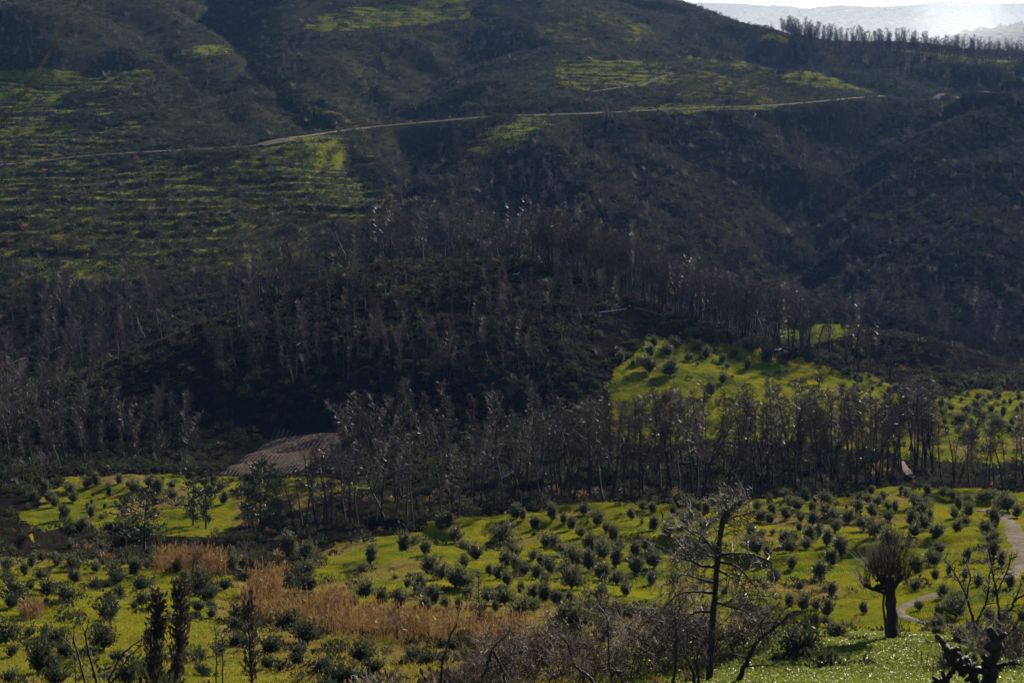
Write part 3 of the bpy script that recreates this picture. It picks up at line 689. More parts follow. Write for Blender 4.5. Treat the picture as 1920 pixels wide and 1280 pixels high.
def proto(me):
    return bpy.data.objects.new(me.name, me)
def scatter(name, pts, rz, sc, var, meshes, label, tilt=None):
    """one object whose copies are spread by geometry nodes: only for what nobody could count"""
    me = bpy.data.meshes.new(name); n = len(pts)
    me.vertices.add(n); me.vertices.foreach_set('co', np.asarray(pts, np.float32).ravel())
    a = me.attributes.new('turn', 'FLOAT_VECTOR', 'POINT'); r = np.zeros((n, 3), np.float32); r[:, 2] = rz
    if tilt is not None: r[:, 0] = tilt[:, 0]; r[:, 1] = tilt[:, 1]
    a.data.foreach_set('vector', r.ravel())
    a = me.attributes.new('size', 'FLOAT_VECTOR', 'POINT'); sc = np.asarray(sc, np.float32); sc = np.repeat(sc[:, None], 3, 1) if sc.ndim == 1 else sc
    a.data.foreach_set('vector', sc.ravel())
    a = me.attributes.new('sort', 'INT', 'POINT'); a.data.foreach_set('value', np.asarray(var, np.int32))
    me.update(); o = link(name, me)
    ng = bpy.data.node_groups.new(name, 'GeometryNodeTree'); ng.interface.new_socket('Geometry', in_out='INPUT', socket_type='NodeSocketGeometry'); ng.interface.new_socket('Geometry', in_out='OUTPUT', socket_type='NodeSocketGeometry')
    gi = ng.nodes.new('NodeGroupInput'); go = ng.nodes.new('NodeGroupOutput'); jn = ng.nodes.new('GeometryNodeJoinGeometry')
    def named(nm, t):
        q = ng.nodes.new('GeometryNodeInputNamedAttribute'); q.data_type = t; q.inputs[0].default_value = nm; return q.outputs[0]
    at_r = named('turn', 'FLOAT_VECTOR'); at_s = named('size', 'FLOAT_VECTOR'); at_v = named('sort', 'INT')
    e2r = ng.nodes.new('FunctionNodeEulerToRotation'); ng.links.new(at_r, e2r.inputs[0])
    for k, m in enumerate(meshes):
        oi = ng.nodes.new('GeometryNodeObjectInfo'); oi.inputs['Object'].default_value = proto(m); oi.inputs['As Instance'].default_value = True
        cp = ng.nodes.new('FunctionNodeCompare'); cp.data_type = 'INT'; cp.operation = 'EQUAL'; ng.links.new(at_v, cp.inputs[2]); cp.inputs[3].default_value = k
        ip = ng.nodes.new('GeometryNodeInstanceOnPoints'); ng.links.new(gi.outputs[0], ip.inputs['Points']); ng.links.new(cp.outputs[0], ip.inputs['Selection'])
        ng.links.new(oi.outputs['Geometry'], ip.inputs['Instance']); ng.links.new(e2r.outputs[0], ip.inputs['Rotation']); ng.links.new(at_s, ip.inputs['Scale'])
        ng.links.new(ip.outputs[0], jn.inputs[0])
    ng.links.new(jn.outputs[0], go.inputs[0])
    md = o.modifiers.new('spread', 'NODES'); md.node_group = ng
    return tag(o, label, None, None, 'stuff')
def lookup(A, px, Y):
    ci = np.clip(np.interp(px, cols_px, np.arange(NC)).round().astype(int), 0, NC - 1); ri = np.clip(np.interp(np.log(Y), lnY, np.arange(NR)).round().astype(int), 0, NR - 1)
    return A[ri, ci]
def spots(n, y0, y1, px0=-160, px1=2080, seed=1):
    g = np.random.default_rng(seed); px = g.uniform(px0, px1, n); Y = np.exp(g.uniform(math.log(y0), math.log(y1), n)); return g, px, Y
def P3(px, Y):
    x = (px - CX) / F * Y; return np.stack([x, Y, zat(x, Y)], -1)
PLOUGH = [(395, 895), (565, 890), (690, 800), (512, 798)]
ROADPTS = np.concatenate([np.column_stack([q[:, :2], np.full(len(q), w)]) for q, w in ROADS])
def off_road(P, extra=1.0):
    ok = np.ones(len(P), bool)
    for q, w in ROADS:
        for k in range(0, len(q)):
            ok &= (np.abs(P[:, 0] - q[k, 0]) + np.abs(P[:, 1] - q[k, 1])) > (w * .6 + extra) * 1.2
    return ok
OPEN = np.clip(GR - TERR * 0, 0, 1)
# scrub over all the unfarmed slopes
def scrub_field(name, n, y0, y1, size, label, seed, probs, dens=lambda px, py, Y, g: 1.0, kgrass=.10, kmesh=CL):
    g, px, Y = spots(n, y0, y1, seed=seed)
    gr = lookup(GR, px, Y); rs = lookup(RIS, px, Y); P = P3(px, Y); py = HY - P[:, 2] / Y * F
    pr = np.where(gr > .35, kgrass + .9 * rs, 1.0) * dens(px, py, Y, g)
    pr *= 1 - .5 * ((fbm(P[:, 0] / 26, P[:, 1] / 26, 3, 123) > .12) & (gr < .35))
    keep = (g.random(n) < pr) & ~((Y > 290) & (Y < 360) & inpoly(px, py, PLOUGH)) & off_road(P)
    P = P[keep]; k = len(P); sc = size * g.lognormal(0, .35, k)
    var = g.choice(len(probs), k, p=probs)
    bu = lookup(BURN_SHADE, px[keep], Y[keep]); var = np.where((bu > .3) & (Y[keep] > 480) & (g.random(k) < .3) & (bu < .9), np.where(g.random(k) < .6, 2, 4), var)
    s3 = np.column_stack([sc * g.uniform(.8, 1.35, k), sc * g.uniform(.8, 1.35, k), sc * g.uniform(.7, 1.2, k)])
    return scatter(name, P, g.uniform(0, 6.28, k), s3, var, kmesh, label)
scrub_field('scrub', 105000, 520, 1650, .85, 'dark scrub and thin bare saplings over the far slopes', 5, [.35, .31, .13, .18, .025, 0, .005], kgrass=.36)
scrub_field('hill_scrub', 20000, 285, 520, .62, 'low dark scrub over the burnt hill and woods', 6, [.38, .30, .18, .11, .025, 0, .005], kgrass=.07)
def edge_d(px, py, Y, g):
    return np.where((lookup(GR, px, Y) < .35), 1.0, np.where(lookup(DRY, px, Y) > .5, .16, np.where(px < 640, .07, .03)))
scrub_field('undergrowth', 14000, 90, 300, .5, 'low scrub and dry weeds along ditches and banks', 8, [.28, .26, .20, .12, .03, 0, .11], edge_d, kgrass=1.0)
# distant woods on the hazy hills
g, px, Y = spots(2600, 2300, 6500, 1250, 2100, 9); P = P3(px, Y); k = len(P)
scatter('far_woods', P, g.uniform(0, 6, k), g.uniform(3, 6, k), g.integers(0, 2, k), CL[:2], 'faint woods on the hazy hills at the horizon')
# grass blades
g, px, Y = spots(170000, 76, 470, -60, 1980, 10); gr = lookup(GR, px, Y); dr = lookup(DRY, px, Y); P = P3(px, Y)
keep = (gr > .4) & off_road(P, -.45) & (g.random(len(P)) < .08 + .45 * sstep(-.25, .3, fbm(P[:, 0] / 3.2, P[:, 1] / 5.0, 3, 201))); P = P[keep]; Y = Y[keep]; dr = dr[keep]; k = len(P)
scatter('grass', P, g.uniform(0, 6.28, k), g.uniform(.5, 1.1, k) * (1 + Y / 400), np.where(g.random(k) < dr * .55 + .04, 2, g.integers(0, 2, k)), TU, 'bright green grass in tufts over the fields')
g, px, Y = spots(60000, 480, 1300, -60, 1980, 14); gr = lookup(GR, px, Y) * (1 - .8 * lookup(RIS, px, Y)); P = P3(px, Y)
keep = (gr > .45) & off_road(P, 0); P = P[keep]; Y = Y[keep]; k = len(P)
scatter('far_grass', P, g.uniform(0, 6.28, k), g.uniform(.8, 1.3, k) * (1 + Y / 260), np.where(g.random(k) < .06, 2, g.integers(0, 2, k)), TF, 'pale green grass on the far terraces and clearings')
g, px, Y = spots(80000, 78, 112, 1180, 1990, 12); P = P3(px, Y); keep = g.random(len(P)) < np.clip((px - 1150) / 300, .1, 1); P = P[keep]; k = len(P)
scatter('glossy_weeds', P, g.uniform(0, 6.28, k), g.uniform(.7, 1.4, k), g.integers(0, 2, k), WE, 'glossy low weeds on the near knoll')

# ------------------------------------------------------------------ words for labels
ONES = 'zeroth first second third fourth fifth sixth seventh eighth ninth tenth eleventh twelfth thirteenth fourteenth fifteenth sixteenth seventeenth eighteenth nineteenth'.split()
TENS = {2: 'twent', 3: 'thirt', 4: 'fort', 5: 'fift', 6: 'sixt', 7: 'sevent', 8: 'eight', 9: 'ninet'}
def nth(n):
    if n < 20: return ONES[n]
    if n >= 100: return 'hundred-and-' + (nth(n - 100) if n > 100 else 'zeroth')
    return TENS[n // 10] + ('ieth' if n % 10 == 0 else 'y-' + ONES[n % 10])

# ------------------------------------------------------------------ olive bushes: x, foot, height measured on enlarged pieces of the photo
def pk(ox, oy, s): return [(ox + int(a) / 6, oy + int(b) / 6, int(c) / 6) for a, b, c in (t.split(',') for t in s.split())]
RIGHT = (pk(1280, 900, '65,510,150 215,570,140 90,345,130 280,380,130 200,350,90 370,310,130 20,300,130 465,410,110 640,310,110 540,280,80 780,620,120 880,470,120 995,490,110 985,280,90 840,340,100 1010,380,100 1160,440,120 1150,220,110 1215,300,100 1310,340,140 1105,290,50 1325,460,100 1300,570,90 1455,360,90 1490,255,70 1610,270,120 1385,230,110 1460,510,120 1590,420,130 1720,450,120 1740,300,80 1870,480,160 1840,330,60 1405,700,170 1385,775,100 1540,640,110 1715,580,110 1620,740,150 1770,850,190 1010,610,80 1130,750,160 840,830,200 880,660,100 955,870,110 1205,810,120 1240,1000,130 1650,960,150 1550,1120,180 1040,1160,130 1310,1240,90 1590,1240,80 1690,1300,130 1740,180,80 1870,200,80 1640,170,110 1240,690,110')
 + pk(1600, 900, '75,240,90 165,260,90 265,290,100 340,230,90 210,160,90 70,390,130 215,420,130 390,460,120 480,360,110 395,330,90 540,160,90 610,200,100 700,300,140 790,330,120 770,400,120 650,510,140 790,560,150 690,630,120 835,160,110 1010,190,100 1140,220,90 1310,260,90 1190,330,130 1150,430,100 1280,410,130 1260,500,90 1450,240,110 1550,235,120 1640,340,120 1740,350,160 1840,420,110 1600,540,170 1520,390,70 1500,610,140 1160,590,130 930,660,140 990,820,130 910,960,160 1290,900,120 1580,870,160 1560,740,150 1660,980,160 700,1060,160 930,1130,110 1070,1070,100 1250,1120,110 1400,1200,110 1750,1210,150 115,570,140 250,640,160 410,740,160 470,880,120 1900,1120,60 860,440,90')
 + pk(1280, 1067, '1190,420,130 1340,460,150 1500,450,100 1630,530,180 1490,640,120 1630,640,90 1740,810,210 1830,850,110 720,490,110 910,570,130 460,290,90')
 + pk(1600, 1067, '940,690,150 940,805,130 1210,870,170 1720,800,130 1340,720,130 1000,330,140 950,560,120 1160,540,200 740,460,110 690,240,120 1900,600,120 1540,600,120 1700,590,110 120,500,130'))
MIDDLE = (pk(960, 920, '455,330,150 235,430,110 575,370,110 685,430,110 800,270,120 950,390,140 775,520,100 1065,460,90 250,510,70 1345,320,110 1470,220,90 1590,250,110 1465,380,70 1590,440,130 1820,290,100 1770,510,150 370,630,150 470,680,170 1150,580,150 1215,670,120 890,710,200 725,850,190 1040,760,170 580,740,140 240,780,110 340,850,130 450,920,180 860,900,190 1170,860,180 1400,740,150 1520,680,140 1400,930,180 1600,860,170 30,730,120 45,910,150 150,950,150 270,990,150 590,970,160 670,1100,210 1010,1000,180 1180,1050,140 375,1060,110 90,1140,110 240,1200,140 350,1240,170 1290,1180,120 1000,1230,140 880,1180,80 1590,1050,130 540,1290,130 660,1250,110 1900,200,140 60,310,130 130,330,100')
 + pk(640, 940, '1190,290,160 1280,460,160 690,560,180 960,600,120 330,700,200 1110,330,150 1810,480,190 1890,560,140 1840,730,160 1520,660,170 1390,560,120 1400,740,120 1010,840,220 1130,870,160 1280,960,220 1420,980,140 1670,830,120 1770,880,150 1870,940,110 880,1040,160 740,970,110 270,1080,160 40,1160,180 150,1180,120 455,1140,140 640,1200,210 1060,1140,170 950,1240,140 1160,1200,120 1330,1220,120 1650,1130,150 1840,1160,170 1730,1240,110 1420,1090,120 610,870,60 220,800,100 820,500,110')
 + pk(960, 1067, '630,620,250 690,660,200 1000,340,140 1020,520,150 1190,570,170 1260,540,120 1340,560,140 840,630,120 1000,690,110 1070,800,170 510,410,140 240,480,140 110,490,140 1500,600,150')
 + pk(320, 880, '1330,980,200 1510,1000,190 1510,1180,150'))
LEFTG = pk(0, 880, '515,260,100 560,370,110 630,420,110 820,275,110 820,370,110 980,200,110 1075,180,120 1235,300,110 1330,160,90 1430,195,70 1515,250,120 1700,200,110 1785,290,150 1055,300,60 1025,385,60 985,430,70 1180,440,70 1020,540,110 1300,400,60 370,340,100 710,560,130 930,660,110 1145,560,70 1830,140,70') + pk(320, 880, '20,220,90 30,340,100 600,390,110 550,230,90 680,260,60 690,140,70 500,190,90')
MEADOW = (pk(0, 880, '130,970,100 60,1140,130 360,1100,130 280,1190,110 480,1030,110 540,1150,80 650,1070,110 830,1130,150 900,1050,110 1090,1150,110 1150,1070,80 1520,1190,170 1320,1240,180 840,1270,110 450,1230,100 1660,1110,90 1830,1130,80 1380,1070,80 1260,1080,70 800,890,100 940,850,70 1130,920,110')
 + pk(320, 880, '60,1150,130 150,1240,100 330,1278,150 680,1000,120 680,1150,160'))
FARG = pk(1600, 680, '985,520,110 1000,580,80 1140,610,60 1240,680,120 1270,600,110 1040,700,110 1055,790,90 1040,820,60 1195,785,90 1280,830,110 1360,880,130 1320,670,60 1405,720,60 1600,750,120 1570,650,100 1670,710,90 1750,770,80 1860,770,90 1570,810,50 1640,850,50 1880,840,50 1780,790,50 1380,510,110 1450,500,80 1550,560,110 1690,580,110 1840,570,90 1690,470,70 1760,470,80 1900,520,90 930,390,100 1080,420,80 1400,420,90 1540,420,90 1860,420,90 1640,400,70 1740,230,100 45,230,60 200,240,60 180,180,70 320,240,70 400,490,80')
HILLG = pk(1130, 610, '585,240,100 520,350,110 750,340,120 815,270,110 970,190,80 900,210,50 1085,280,110 955,310,60 1160,370,110 980,400,90 795,410,60 1285,240,90 1330,180,90 1270,295,60 1340,430,90 1500,180,90 1500,260,80 1490,370,120 1535,410,70 1630,260,110 1690,300,90 1720,240,60 1830,420,180 1630,500,100 530,530,160 760,570,160 340,460,80 405,410,60 1070,450,50 700,890,130 1225,790,120 1345,650,100 980,120,90 1060,110,80 800,1100,90 1400,480,80 860,1020,130 210,410,110 1450,170,80')
LOWER = (pk(0, 1067, '100,170,120 190,310,160 130,430,160 550,290,150 350,220,70 770,360,160 830,130,110 1085,240,130 1210,210,90 1320,160,150 1340,310,110 1610,240,170 1230,350,80 1590,400,120 1510,440,80 1230,580,260 510,380,60 60,850,250 330,750,80 500,740,110 640,850,180 730,980,160 440,1160,370 130,980,120 580,1150,150 1170,900,240 190,720,60 210,620,80 660,590,60 100,1290,160 650,1290,180 1330,1030,120 1450,1290,200')
 + pk(320, 1067, '270,290,190 350,160,120 410,370,160 450,270,100 610,230,120 300,470,100 460,430,80 820,590,170 720,700,150 1270,690,190 1540,830,230 740,850,110 1090,960,180 1410,990,130 1440,1080,120 1670,1170,150 1850,1285,180 560,970,150 310,1050,160 360,1180,120 1080,1120,130 460,540,100 300,540,70 1390,320,110 1510,260,170 1740,690,110')
 + pk(640, 1067, '210,1040,200 360,1180,200 800,1040,160 1000,1060,120 60,1290,180 1260,910,110')
 + pk(1280, 1067, '1270,1010,330'))
def plant(kind, protos, pxy, ymin, lab, cat, group, k, wide=1.0):
    px, py, h = pxy; p = ground_hit(px, py, ymin); H = h * p[1] / F * 1.34 * R.uniform(.9, 1.12)
    root = empty(kind, tuple(p), R.uniform(0, 6.28), (H * wide * R.uniform(.9, 1.12), H * wide * R.uniform(.9, 1.12), H))
    tag(root, lab, cat, group)
    link('trunk' if kind != 'shrub' else 'stem', protos[k][0], root); link('crown' if kind != 'shrub' else 'foliage', protos[k][1], root)
    return root
def rows_of(items, band):
    rows = []
    for it in sorted(items, key=lambda t: t[1]):
        if rows and it[1] - rows[-1][0][1] < band: rows[-1].append(it)
        else: rows.append([it])
    return [sorted(r) for r in rows]
R.seed(77)
GROVES = [('right', RIGHT, 'on the right-hand field', 'olive bushes on the right-hand field', 60, 15),
          ('middle', MIDDLE, 'on the middle slope above the reeds', 'olive bushes on the middle slope', 60, 15),
          ('left', LEFTG, 'in the left-hand grove', 'olive bushes in the left-hand grove', 200, 12),
          ('meadow', MEADOW, 'in the lower left meadow', 'olive bushes in the lower left meadow', 60, 14),
          ('hill', HILLG, 'in the bright hill shoulder grove', 'olive bushes in the hill shoulder grove', 320, 12),
          ('far', FARG, 'in the far right grove', 'olive bushes in the far right grove', 300, 10)]
allol = sorted([t[2] for g_ in GROVES for t in g_[1]], reverse=True); cut = allol[299] if len(allol) > 300 else 0
rest = []; made = 0
for nm, items, where, grp, ymin, band in GROVES:
    items = [(a + R.uniform(-.01, .01), b, c) for a, b, c in items]
    big = [t for t in items if t[2] >= cut]
    if made + len(big) > 300: big = sorted(big, key=lambda t: -t[2])[:300 - made]
    rest += [(t, ymin) for t in items if t not in big]
    med = sorted(t[2] for t in big)[len(big) // 2] if big else 0
    for ri, row in enumerate(rows_of(big, band)):
        for ci, t in enumerate(row):
            size = 'big' if t[2] > med * 1.25 else 'small' if t[2] < med * .75 else 'rounded'
            k = R.randrange(8); wide = 1.05 if nm != 'hill' else 1.0
            lab = f'{size} olive bush {where}, {nth(ri + 1)} row down, {nth(ci + 1)} from left'
            plant('olive_bush', OLIVES, t, ymin, lab, 'olive bush', grp, k, wide); made += 1
P_ = []; H_ = []
for t, ymin in rest:
    p = ground_hit(t[0], t[1], ymin); P_.append(p); H_.append(t[2] * p[1] / F)
for _ in range(110):   # the crowded far right groves go on to the edge of the frame
    a, b = R.uniform(1560, 1960), R.uniform(700, 800)
    if b < 700 + max(0, (a - 1640) * .10): continue
    p = ground_hit(a, b, 300)
    if p[1] < 500: P_.append(p); H_.append(R.uniform(1.0, 1.9))
if P_:
    k = len(P_); gg = np.random.default_rng(3)
    scatter('small_olives', np.array(P_), gg.uniform(0, 6.28, k), np.array(H_), gg.integers(0, 8, k), [m[1] for m in OLIVES], 'the many smallest olive bushes of the far groves')
for ri, row in enumerate(rows_of(LOWER, 22)):
    for ci, t in enumerate(row):
        H = t[2]; k = R.randrange(4)
        look = 'tall dark leafy' if H > 40 else 'low dark' if H < 17 else 'dark rounded'
        if t[0] > 1400: lab = 'large dark glossy shrub on the knoll left of the pollarded tree'; k = 1
        else: lab = f'{look} wild shrub in the bottom left meadow, band {["one","two","three","four","five","six","seven","eight","nine","ten"][ri]} down, {nth(ci + 1)} from left'
        plant('shrub', SHRUBS, t, 60, lab, 'shrub', 'wild shrubs in the near meadow', k, (1.0, .9, 1.1, .75)[k])

# ------------------------------------------------------------------ burnt trees: every one a thing, the rest of the wood one mass
TREES = []   # column, foot row, height (photo pixels), least distance, place, kinds
def belt(n, line, hh, ymin, place, grp, kinds, jy=6, seed=0, lo=None):
    rr = random.Random(seed)
    for k in range(n):
        t = (k + rr.random()) / n * (len(line) - 1); i = min(int(t), len(line) - 2); f = t - i
        a = line[i][0] + (line[i + 1][0] - line[i][0]) * f + rr.gauss(0, 4); b = line[i][1] + (line[i + 1][1] - line[i][1]) * f + rr.uniform(-jy, jy)
        TREES.append((a, b, rr.uniform(*hh), ymin, place, grp, rr.choice(kinds), place))
def patch(n, poly, hh, ymin, place, grp, kinds, seed=0):
    rr = random.Random(seed); xs = [p[0] for p in poly]; ys = [p[1] for p in poly]; m = 0
    while m < n:
        a, b = rr.uniform(min(xs), max(xs)), rr.uniform(min(ys), max(ys))
        if not bool(inpoly(np.array([a]), np.array([b]), poly)[0]): continue
        TREES.append((a, b, rr.uniform(*hh), ymin, place, grp, rr.choice(kinds), place)); m += 1
g1 = 'burnt trees of the front wood'; g2 = 'burnt trees on the central hill'; g3 = 'burnt trees of the left-hand wood'
belt(66, [(1040, 930), (1150, 928), (1300, 926), (1420, 922), (1520, 915), (1620, 908), (1700, 898), (1760, 885)], (150, 195), 200, 'along the front edge of the burnt wood', g1, [0, 1, 2, 4, 6, 2, 4], 8, 1)
belt(40, [(1100, 890), (1250, 880), (1420, 870), (1560, 865), (1740, 850)], (120, 170), 230, 'in the second rank of the burnt wood', g1, [0, 1, 2, 4, 6], 12, 2)
belt(15, [(1770, 905), (1850, 912), (1925, 908)], (95, 150), 200, 'in the thin row at the right edge', g1, [1, 3, 0, 6], 6, 3)
belt(36, [(545, 1003), (620, 985), (700, 985), (780, 975), (880, 960), (960, 945), (1040, 935)], (120, 165), 200, 'on the bank left of the sunlit field', g1, [1, 3, 5, 3, 0], 10, 4)
patch(46, [(560, 960), (640, 880), (760, 850), (1050, 840), (1080, 925), (900, 945), (700, 960)], (110, 150), 200, 'inside the shaded middle wood', g1, [0, 1, 3, 4, 6], 5)
belt(14, [(1500, 655), (1560, 675), (1620, 698), (1690, 712)], (90, 140), 380, 'on the low saddle right of the hill', g2, [3, 1, 0], 8, 6)
belt(125, [(985, 492), (1100, 522), (1200, 560), (1310, 603), (1420, 634), (1520, 662)], (88, 122), 360, 'on the right shoulder of the central hill', g2, [0, 1, 2, 4, 4, 6], 9, 7)
belt(110, [(1010, 482), (1100, 512), (1200, 550), (1310, 592), (1420, 625)], (70, 100), 360, 'behind the right shoulder crest', g2, [0, 1, 2, 4, 6], 6, 17)
belt(46, [(470, 582), (560, 540), (680, 500), (800, 490), (985, 488)], (82, 122), 360, 'on the left crest of the central hill', g2, [3, 1, 0, 5], 8, 8)
belt(40, [(640, 505), (740, 486), (860, 480), (1000, 478)], (66, 96), 360, 'along the hilltop', g2, [3, 1, 0, 2], 6, 18)
patch(210, [(420, 620), (640, 540), (980, 500), (1180, 580), (1120, 690), (960, 720), (600, 730), (400, 720)], (55, 92), 330, 'on the shaded face of the central hill', g2, [3, 5, 1, 3, 6], 9)
belt(26, [(60, 770), (160, 720), (280, 660), (400, 612), (480, 575)], (60, 100), 330, 'on the left flank of the central hill', g2, [3, 5, 1], 10, 19)
patch(120, [(-40, 620), (120, 560), (330, 560), (260, 660), (120, 740), (60, 800), (-40, 830)], (60, 95), 300, 'in the grey wood at the left edge', g3, [1, 0, 6, 4, 2], 10)
patch(60, [(-40, 840), (120, 780), (380, 800), (400, 860), (280, 890), (60, 900), (-40, 930)], (70, 110), 280, 'in the dark wood above the left grove', g3, [0, 1, 4, 6], 11)
patch(60, [(700, 350), (760, 330), (1100, 360), (1240, 430), (1350, 500), (1200, 500), (1000, 430), (720, 430)], (40, 62), 500, 'behind the crest', 'far', [0, 4, 6, 2], 12)
patch(50, [(1500, 600), (1600, 560), (1920, 600), (1920, 690), (1700, 640)], (45, 70), 540, 'in the dark far valley', 'far', [0, 4, 6, 2], 13)
belt(300, [(1470, 74), (1530, 88), (1640, 98), (1740, 104), (1830, 112), (1960, 122)], (24, 46), 1100, 'on the skyline', 'far', [0, 1, 2, 4, 4], 7, 14)
belt(40, [(1290, 0), (1400, 26), (1480, 62)], (9, 20), 1100, 'on the skyline', 'far', [0, 4, 4], 4, 15)
patch(240, [(1500, 90), (1900, 130), (1900, 165), (1620, 150), (1490, 120)], (18, 34), 1000, 'far', 'far', [0, 4, 2], 16)
patch(1100, [(560, 60), (1300, 30), (1920, 180), (1920, 560), (1500, 560), (1200, 400), (760, 330), (480, 170)], (13, 29), 620, 'far', 'far', [0, 1, 2, 4, 6], 20)
patch(300, [(0, 330), (700, 330), (740, 470), (480, 560), (0, 560)], (18, 34), 500, 'far', 'far', [0, 4, 2, 6], 21)
patch(160, [(0, 0), (300, 90), (520, 170), (500, 260), (330, 200), (0, 120)], (14, 26), 700, 'far', 'far', [0, 4, 2], 22)
near = [t for t in TREES if t[5] != 'far']; order = sorted(near, key=lambda t: -t[2])
solo = set(id(t) for t in order[:270]); R.seed(5)
byplace = {}
for t in near:
    if id(t) in solo: byplace.setdefault(t[4], []).append(t)
for place, ts in byplace.items():
    ts.sort()
    for i, t in enumerate(ts):
        p = ground_hit(t[0], t[1], t[3]); s = t[2] * p[1] / F / 12
        lab = f'{TRAITS[t[6]]} burnt tree {place}, {nth(i + 1)} from left'
        s = max(.35, min(1.35, s))
        root = empty('burnt_tree', tuple(p), R.uniform(0, 6.28), (s * R.uniform(.85, 1.1), s * R.uniform(.85, 1.1), s))
        root.rotation_euler = (R.gauss(0, .085), R.gauss(0, .085), R.uniform(0, 6.28))
        tag(root, lab, 'burnt tree', t[5]); link('trunk', PINES[t[6]][0], root); link('crown', PINES[t[6]][1], root)
JOINED = []
for a, b in PINES:
    ma, mb_ = MB(), None
    va = [v.co[:] for v in a.vertices] + [v.co[:] for v in b.vertices]; na = len(a.vertices)
    fa = [tuple(p.vertices) for p in a.polygons] + [tuple(v + na for v in p.vertices) for p in b.polygons]
    me = bpy.data.meshes.new('burnt_tree_far'); me.from_pydata(va, [], fa); me.materials.append(M['char']); me.materials.append(M['twig']); me.materials.append(M['grey'])
    me.polygons.foreach_set('material_index', [0] * len(a.polygons) + [1 + p.material_index for p in b.polygons]); me.update(); JOINED.append(me)
def mass(name, ts, label, seed):
    P = np.array([ground_hit(t[0], t[1], t[3]) for t in ts]); k = len(P); gg = np.random.default_rng(seed)
    s = np.clip(np.array([t[2] for t in ts]) * P[:, 1] / F / 12, .3, 1.4)
    scatter(name, P, gg.uniform(0, 6.28, k), s, [t[6] for t in ts], JOINED, label, gg.normal(0, .08, (k, 2)))
mass('burnt_wood', [t for t in near if id(t) not in solo], 'the rest of the burnt wood on the hill and valley floor', 4)
mass('far_burnt_wood', [t for t in TREES if t[5] == 'far'], 'far burnt woods on the hillsides and skyline', 6)

def single(kind, protos, px, py, h, ymin, base_h, lab, cat, rot=None, wide=1.0, grp=None):
    p = ground_hit(px, py, ymin); s = h * p[1] / F / base_h
    root = empty(kind, tuple(p), R.uniform(0, 6.28) if rot is None else rot, (s * wide, s * wide, s)); tag(root, lab, cat, grp)
    link('trunk', protos[0], root); link('crown', protos[1], root); return root
for px, py, h, k, w, lab in ((362, 985, 108, 3, 1.0, 'dark evergreen tree between the left grove and the brown field, left of a pair'),
        (386, 990, 118, 3, .9, 'dark evergreen tree in the left grove, right of a pair'),
        (272, 1040, 120, 2, 1.2, 'round crowned dark tree on a bare trunk below the left grove'),
        (235, 1030, 95, 2, .9, 'dim dark tree just left of the round crowned one'),
        (487, 1008, 140, 3, 1.1, 'big dark evergreen with several trunks below the ploughed field'),
        (520, 1003, 100, 3, .8, 'smaller dark evergreen beside the several-trunked one')):
    single('evergreen_tree', CONES[k], px, py, h, 200, 8, lab, 'tree', None, w, 'dark evergreens by the left grove')
cn = 0
for px, py, h in ((762, 880, 145), (700, 890, 110), (842, 880, 160), (890, 870, 128), (1000, 880, 140), (800, 860, 120), (1060, 880, 130), (930, 890, 150), (650, 900, 105), (1145, 880, 150)):
    cn += 1
    single('scorched_conifer', CONES[cn % 2], px, py, h, 230, 10, 'scorched cone-shaped conifer in the shaded middle wood, %s from left' % nth(sorted([762, 700, 842, 890, 1000, 800, 1060, 930, 650, 1145]).index(px) + 1), 'conifer', None, 1.0, 'scorched conifers of the middle wood')
t = (923, 224, 34); p = ground_hit(923, 224, 700); s = 34 * p[1] / F / 12
root = empty('burnt_tree', tuple(p), 1.0, (s * 1.3, s * 1.3, s)); tag(root, 'lone pale tree standing above the long hillside road', 'tree'); link('trunk', PINES[6][0], root); link('crown', PINES[6][1], root)
p = ground_hit(1573, 18, 2500); s = 10 * p[1] / F
root = empty('round_tree', (p[0], p[1], p[2] - .1 * s), 0, (s, s, s)); tag(root, 'lone round tree on top of the hazy hill', 'tree'); link('trunk', OLIVES[4][0], root); link('crown', OLIVES[4][1], root)

